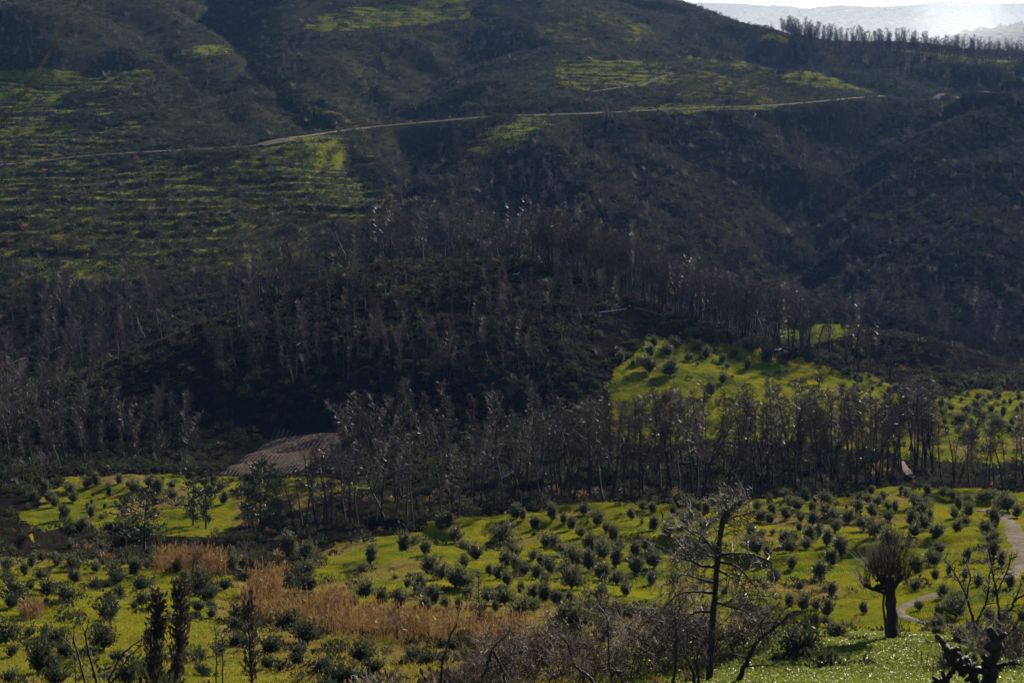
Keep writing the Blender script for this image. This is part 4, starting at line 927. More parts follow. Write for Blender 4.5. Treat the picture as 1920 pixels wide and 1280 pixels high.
# ------------------------------------------------------------------ the near trees, each grown on its own skeleton
def smooth_line(P, k=4):
    P = np.asarray(P, float); n = len(P); out = []
    for i in range(n - 1):
        p0 = P[max(i - 1, 0)]; p1 = P[i]; p2 = P[i + 1]; p3 = P[min(i + 2, n - 1)]
        for j in range(k):
            t = j / k; out.append(.5 * ((2 * p1) + (p2 - p0) * t + (2 * p0 - 5 * p1 + 4 * p2 - p3) * t * t + (3 * p1 - p0 - 3 * p2 + p3) * t ** 3))
    out.append(P[-1]); return out
def skeleton_tree(name, base, Y, limbs, twigs, lab, cat, bark='bark', twig='twig', seed=1, grp=None, rough=.12, knob=None, crown='twigs', wig=.3, wob=.16):
    """limbs: (points (column,row,depth offset), width in photo pixels at start and end); twigs: per limb (count, length m, radius m, depth, kids, start, up)"""
    R.seed(seed); bx, by = base; tx = (bx - CX) / F * Y; gz = float(zat(tx, Y)); sh = gz - (HY - by) / F * Y   # stand it on the ground
    o = np.array((tx, Y, gz)); tb, cb = MB(), MB()
    for li, (pts, w0, w1) in enumerate(limbs):
        W = [np.array(((a - CX) / F * (Y + d), Y + d, (HY - b) / F * (Y + d) + sh)) - o for a, b, d in pts]
        L = smooth_line(W); n = len(L); r0 = w0 / F * Y / 2; r1 = w1 / F * Y / 2
        rad = [max(.006, (r0 + (r1 - r0) * (k / (n - 1)) ** .8) * R.uniform(1 - rough, 1 + rough)) for k in range(n)]
        L = [p + rv(rad[k] * wig) for k, p in enumerate(L)]
        tb.tube(L, rad, 8 if w0 > 5 else 5, 0, True)
        if knob:
            for k in range(int(knob * n)):
                i = R.randrange(n // 4, n); q = L[i] + rv(rad[i] * .7); dd = nrm(q - L[i] + np.array((0, 0, .02)))
                tb.tube([L[i], q + dd * rad[i] * .8, q + dd * rad[i] * R.uniform(1.0, 1.8)], [rad[i] * .75, rad[i] * .62, rad[i] * .42], 6, 0, True)
        tw = twigs[li] if li < len(twigs) else None
        if tw:
            cnt, ln, rr, dep, kids, st, up = tw
            for k in range(cnt):
                f = (st + (1 - st) * (k + R.random()) / cnt) * (n - 1); i = min(int(f), n - 2); q = L[i] + (L[i + 1] - L[i]) * (f - i)
                dd = nrm(L[i + 1] - L[i]); side = nrm(np.cross(dd, rv())); 
                grow(cb, q, nrm(dd * .5 + side * .9 + np.array((0, 0, up))), ln * R.uniform(.5, 1.2), rr * 1.7, dep, kids, .9, wob, up * .12, 4, 3, 0, (.45, .8), .12, None, rr * .6)
    root = empty(name, tuple(o)); tag(root, lab, cat, grp)
    link('trunk', tb.mesh(name + '_trunk', [M[bark]], True), root)
    if cb.v: link(crown, cb.mesh(name + '_twigs', [M[twig]]), root)
    return root

# the pale dead pine in front of the field
skeleton_tree('dead_pine', (1330, 1300), 92, [
    ([(1330, 1300, 0), (1332, 1240, 0), (1336, 1180, 0), (1341, 1120, 0), (1346, 1060, 0), (1350, 1020, 0)], 15, 9),
    ([(1350, 1020, 0), (1356, 995, 0), (1366, 975, .2), (1378, 960, .3), (1388, 953, .4)], 10.8, 4.5),
    ([(1350, 1022, 0), (1353, 990, -.2), (1362, 968, -.3), (1358, 950, -.3)], 8.1, 3.0),
    ([(1347, 1052, 0), (1335, 1040, -.4), (1322, 1024, -.6), (1312, 1014, -.8), (1296, 1008, -.9)], 8.1, 2.2),
    ([(1346, 1060, 0), (1326, 1052, .4), (1300, 1042, .7), (1282, 1040, .9)], 5.4, 1.5),
    ([(1344, 1075, 0), (1316, 1074, -.6), (1290, 1062, -1), (1262, 1058, -1.2)], 6.8, 1.8),
    ([(1348, 1052, 0), (1378, 1050, .3), (1410, 1052, .6), (1448, 1066, .8)], 6.8, 1.5),
    ([(1346, 1066, 0), (1380, 1074, -.5), (1404, 1098, -.8), (1430, 1130, -1)], 6.1, 1.5),
    ([(1344, 1080, 0), (1372, 1096, .5), (1398, 1120, .8), (1412, 1150, 1)], 5.4, 1.5),
    ([(1340, 1105, 0), (1310, 1098, .6), (1284, 1090, 1), (1262, 1096, 1.2)], 6.1, 1.5),
    ([(1339, 1125, 0), (1300, 1122, -.6), (1268, 1130, -1), (1240, 1160, -1.2)], 6.1, 1.5),
    ([(1338, 1140, 0), (1368, 1150, -.4), (1400, 1160, -.7), (1428, 1184, -.9)], 5.4, 1.5),
    ([(1336, 1160, 0), (1306, 1160, .5), (1280, 1178, .8), (1262, 1204, 1)], 5.4, 1.5),
    ([(1352, 1000, 0), (1372, 984, .5), (1392, 978, .7), (1404, 974, .9)], 4.1, 1.5),
    ([(1346, 1040, 0), (1310, 1020, .7), (1286, 1004, 1), (1276, 998, 1.1)], 5.4, 1.5)],
    [(10, 1.1, .017, 2, 4, .45, .0), (15, .8, .015, 2, 5, .1, .3), (15, .75, .015, 2, 5, .1, .3)] + [(12, 1.15, .017, 2, 4, .12, -.05)] * 12,
    'pale weathered dead pine with dense bare branches before the olive field', 'dead tree', 'bark', 'glint', 4, crown='branches', wig=.1, wob=.11)
# pollarded tree on the knoll
poll = skeleton_tree('pollarded_tree', (1672, 1222), 103, [
    ([(1672, 1226, 0), (1672, 1190, 0), (1671, 1150, 0), (1668, 1120, 0), (1667, 1098, 0)], 19, 22),
    ([(1668, 1150, 0), (1662, 1118, .2), (1652, 1104, .3), (1648, 1092, .3)], 10, 9),
    ([(1664, 1130, 0), (1648, 1123, -.2), (1632, 1118, -.3), (1622, 1112, -.4)], 6, 8),
    ([(1671, 1120, 0), (1684, 1106, -.2), (1692, 1096, -.3)], 10, 11),
    ([(1664, 1222, .4), (1660, 1180, .4), (1656, 1150, .4), (1660, 1120, .3)], 6, 4),
    ([(1690, 1228, .3), (1688, 1216, .3)], 12, 9)],
    [None, None, None, None, None, (12, 1.1, .014, 1, 3, .2, 1.6)], 'dark pollarded tree with a fan of upright shoots on the knoll', 'pollarded tree', 'bark', 'redtwig', 9, knob=.25, crown='shoots', wig=.06)
R.seed(21); sb = MB()
def fan(sb, cx, cy, n, wide, lmin, lmax, rr, tilt0, tilt1, Y=103.0):
    o = np.array(poll.location)
    for k in range(n):
        q = np.array(((cx + R.gauss(0, wide) - CX) / F * Y, Y + R.gauss(0, .22), (HY - (cy + R.gauss(0, 5))) / F * Y)) - o + np.array((0, 0, o[2] - (HY - 1222) / F * Y))
        a = R.uniform(tilt0, tilt1); d = nrm((math.sin(a), R.gauss(0, .3), math.cos(a))); l = R.uniform(lmin, lmax); pts = [q]
        for s_ in range(4): d = nrm(d + rv(.06) + np.array((0, 0, .08))); pts.append(pts[-1] + d * l / 4)
        sb.tube(pts, [rr, rr * .85, rr * .65, rr * .4, 0], 3)
        if R.random() < .5: sb.tube([pts[2], pts[2] + nrm(d + rv(.4)) * l * .3], [rr * .5, 0], 3)
fan(sb, 1668, 1094, 150, 13, 1.2, 3.0, .019, -.75, .75); fan(sb, 1646, 1096, 60, 6, 1.0, 2.6, .018, -1.0, .2); fan(sb, 1690, 1100, 55, 7, .8, 2.5, .018, -.2, .95); fan(sb, 1624, 1114, 48, 5, .7, 2.1, .016, -1.0, .3)
sb_o = link('shoots', sb.mesh('pollard_shoots', [M['redtwig']]), poll)
# two bare spreading trees on the right
skeleton_tree('bare_tree', (1829, 1222), 112, [
    ([(1829, 1226, 0), (1830, 1205, 0), (1829, 1184, 0)], 9, 7),
    ([(1829, 1186, 0), (1822, 1166, 0), (1816, 1148, .2), (1808, 1124, .4), (1798, 1104, .6), (1786, 1084, .7), (1770, 1062, .8)], 6.5, 2),
    ([(1829, 1186, 0), (1838, 1168, 0), (1848, 1148, -.3), (1853, 1120, -.4), (1856, 1090, -.5), (1866, 1062, -.6)], 6, 2),
    ([(1815, 1146, .2), (1814, 1120, .3), (1820, 1098, .5), (1812, 1072, .6), (1802, 1052, .6)], 4, 1.5),
    ([(1799, 1106, .6), (1788, 1098, .3), (1774, 1090, .1)], 3, 1)],
    [None, (14, .75, .02, 2, 3, .3, .2), (14, .75, .02, 2, 3, .3, .2), (10, .7, .018, 2, 3, .3, .2), (6, .5, .015, 1, 3, .2, .2)],
    'black bare forked tree just right of the footpath loop', 'bare tree', 'char', 'char', 14)
skeleton_tree('bare_tree', (1868, 1262), 98, [
    ([(1862, 1270, 0), (1866, 1240, 0), (1872, 1206, 0), (1874, 1180, 0)], 12, 7),
    ([(1874, 1182, 0), (1871, 1150, 0), (1868, 1124, .2), (1862, 1098, .3), (1858, 1070, .4), (1852, 1048, .4)], 6, 2),
    ([(1873, 1190, 0), (1884, 1172, -.3), (1896, 1160, -.4), (1902, 1146, -.5), (1922, 1134, -.6), (1940, 1120, -.6)], 7, 2.5),
    ([(1869, 1130, .2), (1880, 1108, .5), (1890, 1086, .6), (1896, 1064, .7)], 4, 1.5),
    ([(1902, 1146, -.5), (1912, 1124, -.7), (1922, 1104, -.8)], 3, 1.2)],
    [None, (14, .7, .018, 2, 3, .3, .2), (12, .7, .018, 2, 3, .3, .2), (10, .6, .016, 2, 3, .3, .2), (6, .5, .015, 1, 3, .3, .2)],
    'black bare tree rising behind the gnarled stump', 'bare tree', 'char', 'char', 15)
# gnarled stump
skeleton_tree('gnarled_stump', (1856, 1310), 80, [
    ([(1850, 1312, 0), (1856, 1284, 0), (1863, 1256, 0), (1866, 1232, 0), (1866, 1208, 0)], 22, 22),
    ([(1858, 1268, 0), (1842, 1266, -.2), (1822, 1262, -.3), (1806, 1262, -.4), (1792, 1254, -.5), (1780, 1238, -.5), (1772, 1226, -.5)], 14, 15),
    ([(1824, 1266, -.3), (1830, 1290, -.3), (1834, 1312, -.3)], 14, 16),
    ([(1790, 1262, -.4), (1776, 1276, -.4), (1766, 1284, -.4), (1756, 1292, -.3)], 11, 12),
    ([(1866, 1258, 0), (1884, 1252, -.2), (1900, 1250, -.3), (1916, 1254, -.3)], 10, 4),
    ([(1780, 1238, -.5), (1790, 1228, -.5), (1796, 1222, -.5)], 11, 8)],
    [None, (5, .3, .02, 1, 2, .6, .4)], 'gnarled dark knobbly stump at the bottom right corner', 'stump', 'bark', 'twig', 16, rough=.3, knob=.9)
# stakes along a lost fence
for i, (a, b, h) in enumerate(((1700, 1232, 36), (1709, 1246, 44), (1719, 1254, 36), (1728, 1270, 42), (1739, 1282, 50), (1750, 1292, 46))):
    R.seed(60 + i); Y = 98 - i * 2.2; x = (a - CX) / F * Y; mb = MB(); H = h * Y / F
    mb.tube([np.array((0, 0, -.3)), np.array((R.gauss(0, .02), 0, H * .5)), np.array((R.gauss(0, .05), R.gauss(0, .04), H))], [.024, .02, .014], 5, 0, True)
    o = link('stake', mb.mesh('stake', [M['bark']])); o.location = (x, Y, float(zat(x, Y)))
    tag(o, 'thin dark stake right of the pollarded tree, %s from the tree' % nth(i + 1), 'stake', 'thin stakes beside the pollarded tree')
# bare tree at the bottom left
skeleton_tree('bare_tree', (190, 1310), 88, [
    ([(178, 1310, 0), (174, 1282, 0), (168, 1262, 0), (160, 1230, 0), (152, 1200, 0), (144, 1172, .2), (138, 1150, .3)], 5.5, 3),
    ([(138, 1155, .3), (139, 1130, .3), (145, 1110, .3), (149, 1090, .3)], 3, 1.2),
    ([(192, 1310, 0), (188, 1262, 0), (182, 1232, 0), (172, 1196, -.2), (164, 1164, -.2), (160, 1136, -.2)], 6, 3.4),
    ([(160, 1138, -.2), (150, 1116, -.2), (146, 1096, -.2)], 3, 1.2), ([(160, 1138, -.2), (166, 1118, -.3), (167, 1108, -.3)], 3, 1.2),
    ([(198, 1310, 0), (200, 1260, 0), (206, 1226, .3), (216, 1200, .4), (232, 1176, .5), (250, 1160, .6), (276, 1144, .7)], 7, 1.4),
    ([(176, 1272, 0), (196, 1246, .2), (222, 1214, .4), (240, 1184, .5), (268, 1160, .5), (290, 1152, .6)], 4.5, 1.2),
    ([(208, 1232, .3), (236, 1206, .4), (262, 1190, .5), (284, 1178, .5)], 4, 1), ([(148, 1310, .2), (145, 1262, .2), (142, 1222, .2), (140, 1180, .2)], 4.5, 2.5),
    ([(140, 1172, .2), (124, 1154, .1), (110, 1140, 0)], 2.6, 1), ([(200, 1268, 0), (222, 1250, -.2), (244, 1236, -.3), (260, 1230, -.3)], 2.5, .8)],
    [None, (5, .4, .012, 1, 2, .3, .3), None, (5, .4, .012, 1, 2, .3, .3), None, (10, .5, .013, 1, 3, .45, .2), (8, .5, .013, 1, 3, .5, .2), (7, .4, .012, 1, 3, .4, .2)],
    'dark bare many-stemmed tree in the bottom left corner', 'bare tree', 'bark', 'twig', 18)
# narrow burnt conifers
for px, py, h, sd, w, lab in ((285, 1272, 168, 231, .55, 'narrow brown conifer at bottom left, left and denser of a pair'), (328, 1262, 186, 232, .5, 'tall narrow brown conifer at bottom left, right of a pair'), (474, 1300, 150, 233, .5, 'thin straggly conifer standing right of the two narrow ones')):
    H = h * 112 / F; pr = conifer(sd, H, 900 if sd != 233 else 380, 1.05, 'column', 'scorched', .05)
    x = (px - CX) / F * 112; root = empty('narrow_conifer', (x, 112, (HY - py) / F * 112 if False else float(zat(x, 112)) - .1)); tag(root, lab, 'conifer', 'narrow burnt conifers at bottom left')
    link('trunk', pr[0], root); link('crown', pr[1], root)
skeleton_tree('burnt_sapling', (410, 1290), 108, [([(405, 1292, 0), (406, 1250, 0), (405, 1200, 0), (404, 1174, 0)], 3.4, 1.6), ([(417, 1292, .3), (417, 1250, .3), (417, 1210, .3), (416, 1184, .3)], 3.8, 2)],
    [(26, .55, .012, 1, 3, .35, .2), (22, .5, .012, 1, 3, .35, .2)], 'burnt two-stemmed sapling between the narrow conifers', 'sapling', 'char', 'char', 19)
# saplings and brown thickets along the bottom edge
skeleton_tree('bare_sapling', (822, 1300), 96, [
    ([(814, 1300, 0), (822, 1270, 0), (828, 1230, 0), (831, 1205, 0), (838, 1180, .2), (846, 1156, .3), (856, 1142, .4)], 6, 3),
    ([(856, 1142, .4), (848, 1126, .4), (836, 1112, .4), (826, 1104, .4)], 1.6, .6), ([(856, 1142, .4), (860, 1122, .5), (864, 1108, .5)], 2, .8), ([(828, 1222, 0), (816, 1212, -.2), (806, 1202, -.2)], 2, .8)],
    [(5, .4, .012, 1, 3, .5, .2), (4, .25, .01, 1, 2, .3, .2), (6, .3, .01, 1, 3, .3, .3), (4, .3, .01, 1, 2, .3, .2)], 'slender dark sapling curving up before the reed bed', 'sapling', 'bark', 'twig', 22)
skeleton_tree('bare_sapling', (775, 1300), 94, [
    ([(784, 1300, 0), (774, 1274, 0), (766, 1254, 0), (752, 1244, 0), (744, 1232, 0), (741, 1226, 0)], 4.5, 1.5), ([(766, 1254, 0), (786, 1264, .3), (806, 1282, .3)], 3, 2), ([(752, 1244, 0), (736, 1238, .1), (716, 1234, .1)], 2, .7)],
    [(9, .5, .013, 2, 3, .3, .4), (8, .6, .013, 2, 3, .2, .7), (4, .3, .01, 1, 2, .3, .2)], 'low spreading bare sapling left of the curved one', 'sapling', 'bark', 'twig', 23)
skeleton_tree('bare_tree', (890, 1310), 98, [
    ([(884, 1310, 0), (896, 1274, 0), (910, 1248, 0), (917, 1224, 0), (922, 1206, 0)], 8, 5), ([(922, 1206, 0), (932, 1192, .2), (946, 1182, .3), (958, 1170, .4)], 4, 1.2), ([(914, 1240, 0), (934, 1234, -.2), (954, 1230, -.3), (972, 1232, -.3)], 3, 1),
    ([(924, 1206, 0), (934, 1224, .4), (944, 1250, .5), (948, 1275, .5)], 6, 5), ([(905, 1258, 0), (894, 1244, .2), (889, 1236, .2), (888, 1226, .2)], 2.5, 1)],
    [(14, .8, .014, 2, 4, .2, .3), (12, .6, .013, 2, 4, .2, .3), (8, .5, .012, 2, 3, .2, .2), (10, .8, .013, 2, 4, .1, .2), (6, .4, .012, 1, 3, .3, .2)], 'crooked dark bare tree at the bottom edge, right of the reed bed', 'bare tree', 'bark', 'twig', 24)
skeleton_tree('burnt_pole', (898, 1215), 135, [([(898, 1216, 0), (899, 1170, 0), (897, 1120, 0), (898, 1082, 0)], 3.4, 1.2)], [(75, .55, .017, 1, 4, .08, -.05)], 'thin burnt pole ringed with brown twigs at the reed bed end', 'burnt tree', 'char', 'redtwig', 25)
skeleton_tree('forked_sapling', (1142, 1300), 96, [
    ([(1150, 1300, 0), (1146, 1270, 0), (1142, 1230, 0), (1141, 1190, 0), (1140, 1166, 0), (1133, 1150, 0), (1122, 1136, .2), (1110, 1120, .3), (1100, 1108, .4)], 5, 1.8),
    ([(1133, 1148, 0), (1137, 1134, -.1), (1141, 1120, -.2), (1138, 1108, -.2), (1133, 1096, -.2)], 2.4, .8), ([(1100, 1108, .4), (1096, 1104, .4), (1104, 1094, .4)], 1.4, .6)],
    [(8, .5, .012, 1, 3, .1, .2), (4, .2, .01, 1, 2, .4, .2), (3, .2, .01, 1, 2, .3, .2)], 'slender forked sapling standing clear of the brown thicket', 'sapling', 'bark', 'twig', 26)
skeleton_tree('leaning_tree', (1120, 1310), 92, [
    ([(1136, 1310, 0), (1122, 1284, 0), (1104, 1262, 0), (1088, 1250, 0), (1076, 1236, 0), (1069, 1216, 0), (1063, 1198, .2), (1054, 1186, .3)], 9, 2.2),
    ([(1146, 1262, 0), (1156, 1250, .3), (1168, 1272, .3), (1172, 1306, .2)], 5, 6), ([(1142, 1252, 0), (1144, 1236, 0), (1160, 1256, 0)], 4, 3)],
    [(22, .9, .015, 2, 4, .2, .35), (14, .9, .014, 2, 4, .1, .4), (8, .7, .013, 2, 4, .1, .3)], 'thick dark trunk leaning left out of the brown thicket', 'bare tree', 'bark', 'twig', 27)
skeleton_tree('leaning_tree', (1390, 1310), 88, [
    ([(1380, 1312, 0), (1394, 1270, 0), (1408, 1242, 0), (1426, 1216, 0), (1446, 1200, 0), (1462, 1188, .2), (1472, 1178, .3), (1478, 1168, .3)], 12, 2.6),
    ([(1402, 1252, 0), (1380, 1246, .3), (1350, 1246, .4), (1318, 1256, .4)], 4, 1.2), ([(1432, 1210, 0), (1426, 1190, -.2), (1440, 1170, -.2), (1452, 1156, -.2)], 3.5, 1.2), ([(1446, 1200, 0), (1466, 1166, .3), (1490, 1150, .4), (1514, 1146, .4)], 3, .9),
    ([(1396, 1268, 0), (1424, 1266, -.2), (1456, 1268, -.3), (1484, 1278, -.3)], 3.5, 1)],
    [(22, .75, .014, 2, 4, .25, .3), (9, .6, .012, 2, 3, .2, .3), (12, .6, .013, 2, 4, .2, .3), (9, .5, .012, 2, 3, .3, .4), (7, .5, .012, 1, 3, .2, .3)], 'dark trunk leaning right beside the pale dead pine', 'bare tree', 'bark', 'twig', 28)
skeleton_tree('bare_tree', (1306, 1310), 86, [
    ([(1306, 1312, 0), (1302, 1276, 0), (1294, 1248, 0), (1286, 1226, .2), (1272, 1196, .4), (1258, 1170, .5)], 9, 2), ([(1312, 1300, 0), (1308, 1262, 0), (1306, 1236, -.2), (1320, 1206, -.3), (1338, 1190, -.3)], 7, 2), ([(1286, 1226, .2), (1290, 1196, .3), (1284, 1168, .3)], 3.5, 1.2),
    ([(1258, 1300, .2), (1266, 1250, .2), (1268, 1190, .3), (1264, 1150, .4)], 7, 2)],
    [(22, .9, .014, 2, 4, .2, .35), (16, .8, .013, 2, 4, .2, .3), (10, .6, .012, 2, 3, .2, .3), (16, .8, .013, 2, 4, .2, .3)], 'bare forked tree with brown twigs left of the pale pine foot', 'bare tree', 'bark', 'twig', 29)
def thicket(px, py, Y, H, n, sd, lab, m='twig', grp='brown bare thickets along the bottom edge'):
    R.seed(sd); cb = MB(); x = (px - CX) / F * Y
    for k in range(n):
        q = np.array((R.gauss(0, H * .22), R.gauss(0, H * .2), -.1)); d = nrm((q[0] * .5 + R.gauss(0, .25), q[1] * .4 + R.gauss(0, .25), 1))
        grow(cb, q, d, H * R.uniform(.5, .95), .03, 2, [6, 5], .75, .13, .05, 4, 3, 0, (.35, .6), .2, None, .016)
    o = link('bare_thicket', cb.mesh('thicket', [M[m]])); o.location = (x, Y, float(zat(x, Y))); tag(o, lab, 'thicket', grp)
for i, (a, b, Y, h, m, lab) in enumerate(((1000, 1280, 104, 105, 'redtwig', 'dense brown bare thicket right of the crooked tree'), (1060, 1262, 112, 95, 'redtwig', 'reddish thicket behind the left-leaning trunk'), (950, 1262, 112, 90, 'redtwig', 'reddish brown thicket at the right end of the reed bed'),
        (1190, 1285, 100, 130, 'redtwig', 'brown thicket between the forked sapling and pale pine'), (1236, 1270, 104, 120, 'twig', 'tangled brown thicket left under the pale pine'), (1120, 1290, 100, 90, 'twig', 'low brown thicket at the left-leaning trunk foot'), (1400, 1250, 100, 90, 'redtwig', 'reddish thicket under the right side of the pale pine'),
        (868, 1285, 98, 70, 'twig', 'small brown thicket beside the curved sapling'), (1320, 1240, 101, 110, 'redtwig', 'reddish tangle round the pale pine foot'), (700, 1285, 100, 50, 'grey', 'small grey thicket among the dry stalks'), (1845, 1235, 100, 60, 'twig', 'thin bare shoots beside the black forked tree'), (1910, 1240, 92, 110, 'twig', 'bare shoots at the right edge above the stump'))):
    thicket(a, b, Y, h * Y / F * 1.1, 26 if h > 65 else 14, 400 + i, lab, m)
# dry stalks
for i, (a, b, h) in enumerate(((646, 1292, 30), (660, 1290, 36), (676, 1288, 30), (681, 1290, 34), (688, 1276, 24), (712, 1272, 32), (720, 1286, 26), (736, 1282, 30), (811, 1290, 22), (842, 1290, 24))):
    R.seed(500 + i); Y = 104.0; x = (a - CX) / F * Y; H = h * Y / F + .25; mb = MB(); d = R.gauss(0, .05)
    mb.tube([np.array((0, 0, -.1)), np.array((d * .4, 0, H * .5)), np.array((d, 0, H))], [.013, .012, .008], 5, 0, True)
    hd = MB()
    for k in range(36): hd.leaf(np.array((d * .7, 0, H * R.uniform(.55, 1.0))), nrm((R.gauss(0, 1), R.gauss(0, 1), .8)), R.uniform(.04, .09), .03)
    root = empty('dry_stalk', (x, Y, float(zat(x, Y)))); tag(root, 'golden dry flower stalk at the bottom edge, %s from the left' % nth(i + 1), 'stalk', 'dry stalks at the bottom edge')
    link('stem', mb.mesh('stalk_stem', [M['stalk']]), root); link('flower_head', hd.mesh('stalk_head', [M['stalk']]), root)

# ------------------------------------------------------------------ reed beds
def reeds(pix, n, hh, ymin, lab, sd, w=.05):
    R.seed(sd); cb = MB(); xs = [p[0] for p in pix]; ys = [p[1] for p in pix]; k = 0; A = []
    while len(A) < n:
        a, b = R.uniform(min(xs), max(xs)), R.uniform(min(ys), max(ys)); A.append((a, b))
    A = np.array(A); A = A[inpoly(A[:, 0], A[:, 1], pix)]
    # rows of the photograph to ground, fast
    t = (A[:, 0] - CX) / F; e = (HY - A[:, 1]) / F; ysamp = np.linspace(95, 260, 500)
    zz = zat(t[:, None] * ysamp, np.repeat(ysamp[None], len(A), 0)) - e[:, None] * ysamp; i = np.argmax(zz > 0, axis=1); Y = ysamp[i]; X = t * Y; Z = zat(X, Y)
    for x, y, z in zip(X, Y, Z):
        h = R.uniform(*hh) * (1 + .35 * float(fbm(np.array([x / 3.0]), np.array([y / 3.0]), 2, sd)[0])); d = nrm((R.gauss(0, .10), R.gauss(0, .10), 1)); q = np.array((x, y, z - .1)); tip = q + d * h
        xx = nrm(np.cross(d, rv())) * w * .5; cb.face([tuple(q - xx), tuple(q + xx), tuple(tip)])
        for j in range(2):
            s = q + d * h * R.uniform(.3, .9); cb.leaf(s, nrm((R.gauss(0, 1), R.gauss(0, 1), R.uniform(.2, 1.2))), R.uniform(.35, .7), .06)
        if R.random() < .5: cb.leaf(tip - d * .15, nrm(d + rv(.15)), .5, .09)
    return tag(link('reeds', cb.mesh('reeds', [M['reed']])), lab, None, None, 'stuff')
reeds([(455, 1150), (560, 1150), (640, 1164), (760, 1180), (885, 1192), (885, 1206), (760, 1206), (640, 1196), (520, 1178), (450, 1166)], 3600, (1.5, 2.6), 60, 'orange-brown reed bed along the valley floor', 1)
reeds([(600, 1150), (650, 1146), (660, 1168), (600, 1172)], 500, (1.8, 2.8), 60, 'taller reeds at the middle of the bed', 2)
reeds([(288, 1062), (360, 1060), (425, 1066), (425, 1078), (350, 1076), (290, 1072)], 1100, (1.7, 2.5), 60, 'small brown reed patch below the dark evergreens', 3)
reeds([(468, 1112), (525, 1108), (530, 1124), (470, 1128)], 620, (1.8, 2.8), 60, 'narrow clump of brown reeds beside the bare ditch trees', 4)
reeds([(38, 1150), (80, 1150), (80, 1160), (38, 1162)], 260, (.8, 1.2), 60, 'tiny tuft of brown reeds in the lower left meadow', 5)
reeds([(885, 1190), (1000, 1200), (1000, 1230), (885, 1222)], 700, (1.2, 2.0), 60, 'thinning brown reeds at the right end of the bed', 6)
# bare trees standing in the reeds and ditch
for i, (a, b, h, sd, lab) in enumerate(((745, 1202, 62, 41, 'small bare tree against the reed bed, left of two'), (776, 1204, 58, 42, 'small bare tree against the reed bed, right of two'), (360, 1074, 62, 43, 'small bare tree inside the left reed patch, left of two'), (370, 1074, 56, 44, 'small bare tree inside the left reed patch, right of two'), (462, 1082, 70, 45, 'bare brown tree in the ditch beside the reed clump'), (482, 1072, 62, 46, 'bare dark tree in the ditch, right of the brown one'), (935, 1012, 20, 47, 'tiny bare tree on the field bank'), (1566, 846, 60, 48, 'bare round tree on the right flats'), (1795, 712, 62, 49, 'many-stemmed bare tree beyond the far right grove'))):
    p = ground_hit(a, b, 330 if b < 860 else 100); H = h * p[1] / F; R.seed(sd); tb, cb = MB(), MB()
    d = nrm((R.gauss(0, .1), 0, 1)); t = [np.array((0, 0, -.2)), d * H * .25, d * H * .45 + np.array((R.gauss(0, .1), 0, 0))]; tb.tube(t, [.04 * H ** .5, .033 * H ** .5, .026 * H ** .5], 6)
    for k in range(6): grow(cb, t[1 + k % 2], nrm((R.gauss(0, .6), R.gauss(0, .6), 1)), H * R.uniform(.4, .62), .016 * H ** .5, 2, [5, 4], .8, .16, .06, 4, 3, 0, (.4, .65), .2, None, .012)
    root = empty('small_bare_tree', tuple(p)); tag(root, lab, 'bare tree', 'small bare trees of the ditches'); link('trunk', tb.mesh('small_trunk', [M['bark']]), root); link('branches', cb.mesh('small_branches', [M['twig']]), root)
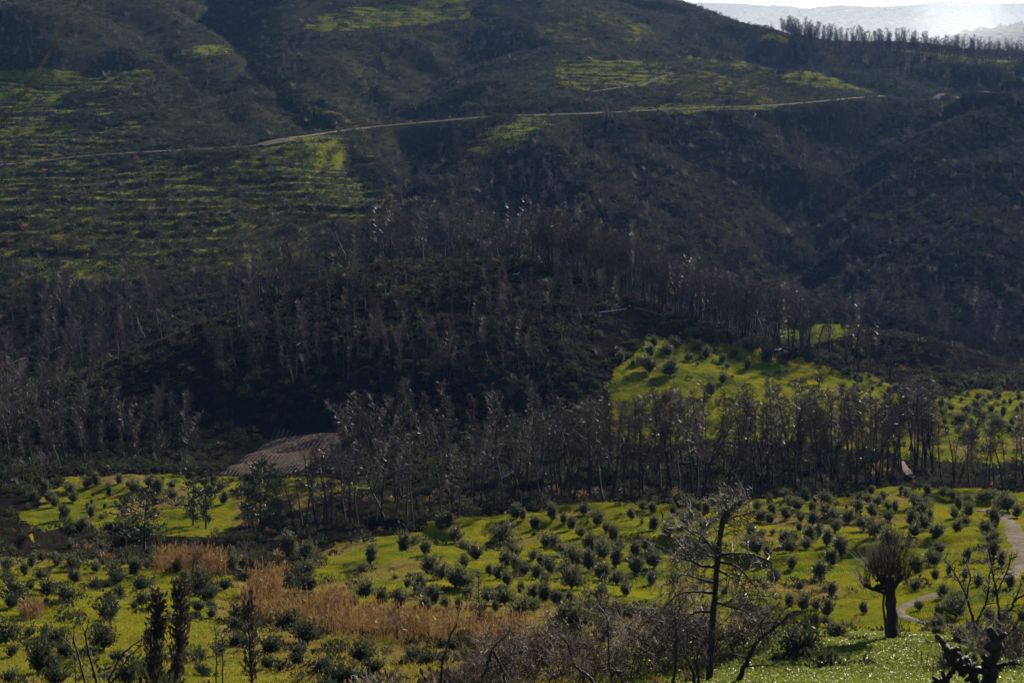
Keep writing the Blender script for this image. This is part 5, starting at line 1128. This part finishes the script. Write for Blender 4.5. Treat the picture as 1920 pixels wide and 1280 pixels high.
# fallen bleached logs
for i, (x0, y0, x1, y1, w, ym, lab) in enumerate(((926, 908, 968, 882, 2.6, 230, 'long bleached log slanting in the front wood left of the field'), (745, 935, 772, 925, 1.8, 230, 'bleached log on the shaded bank at the field left'), (1300, 931, 1326, 930, 2.2, 230, 'short pale log lying at the wood edge'),
        (1120, 586, 1176, 580, 2, 380, 'white fallen trunk on the hill right shoulder, longest of the group'), (1178, 574, 1240, 612, 1.8, 380, 'white fallen branch curving beside the longest one'), (1020, 500, 1012, 482, 2.2, 380, 'white broken stump near the hilltop'), (960, 516, 974, 512, 2, 380, 'white fallen log below the hilltop'),
        (1310, 602, 1352, 606, 1.8, 380, 'pale log on the crest beyond the bright hill grove'), (1452, 657, 1466, 655, 2.4, 380, 'short bright log at the right end of the crest'), (16, 684, 46, 672, 2.2, 280, 'white fallen log at the left edge of the grey wood'), (90, 662, 112, 652, 1.8, 280, 'white fallen log right of the left edge one'), (272, 698, 286, 712, 2, 280, 'short white log on the left flank of the hill'),
        (556, 648, 562, 678, 1.8, 330, 'white broken upright trunk on the shaded face of the hill'), (1395, 846, 1420, 838, 2, 240, 'pale curved log inside the right wood'), (860, 812, 905, 856, 1.8, 230, 'pale fallen trunk in the shaded middle wood'), (1410, 222, 1418, 214, 2.4, 700, 'white log on the far spur below the road'))):
    a = ground_hit(x0, y0, ym); Y = a[1]; b_ = np.array(((x1 - CX) / F * Y, Y + .5, (HY - y1) / F * Y)); 
    gzb = float(zat(b_[0], b_[1])); b_[2] = max(b_[2], gzb + .1); R.seed(600 + i); r = w / F * Y / 2; mb = MB(); n = 6
    L = [a * (1 - k / n) + b_ * (k / n) + rv(r * .7) + np.array((0, 0, r)) - a for k in range(n + 1)]; mb.tube(L, [r * (1.1 - .6 * k / n) for k in range(n + 1)], 6, 0, True)
    for k in range(4):
        q = L[R.randrange(2, n)]; mb.tube([q, q + nrm(rv() + np.array((0, 0, .6))) * r * R.uniform(4, 12)], [r * .4, 0], 4)
    o = link('fallen_log', mb.mesh('log', [M['bleached']])); o.location = tuple(a); tag(o, lab, 'log', 'bleached fallen trunks')
mb = MB(); mb.tube([np.array((0, 0, -.2)), np.array((.05, 0, .5)), np.array((-.05, 0, .9)), np.array((-.22, 0, 1.3))], [.13, .11, .09, .03], 6); p = ground_hit(1242, 976, 150)
o = link('snag', mb.mesh('snag', [M['char']])); o.location = tuple(p); tag(o, 'small black snag standing alone on the sunlit field', 'stump')
# a thin stem close to the lens, far out of focus
R.seed(3); mb = MB(); Yt = 3.6
pts = [np.array((-1.75, Yt - .2, -2.35)), np.array((-1.35, Yt, -.8))] + [np.array(((a - CX) / F * Yt, Yt, (HY - b) / F * Yt)) for a, b in ((-60, 320), (10, 225), (60, 150), (105, 75), (150, 5), (190, -70))]
mb.tube(smooth_line(pts, 3), [.003] * 10 + [.0022] * 6 + [.0015] * 6, 5, 0, True)
o = link('twig', mb.mesh('near_twig', [M['twig']])); tag(o, 'thin out-of-focus brown stem slanting across the top left corner', 'twig')
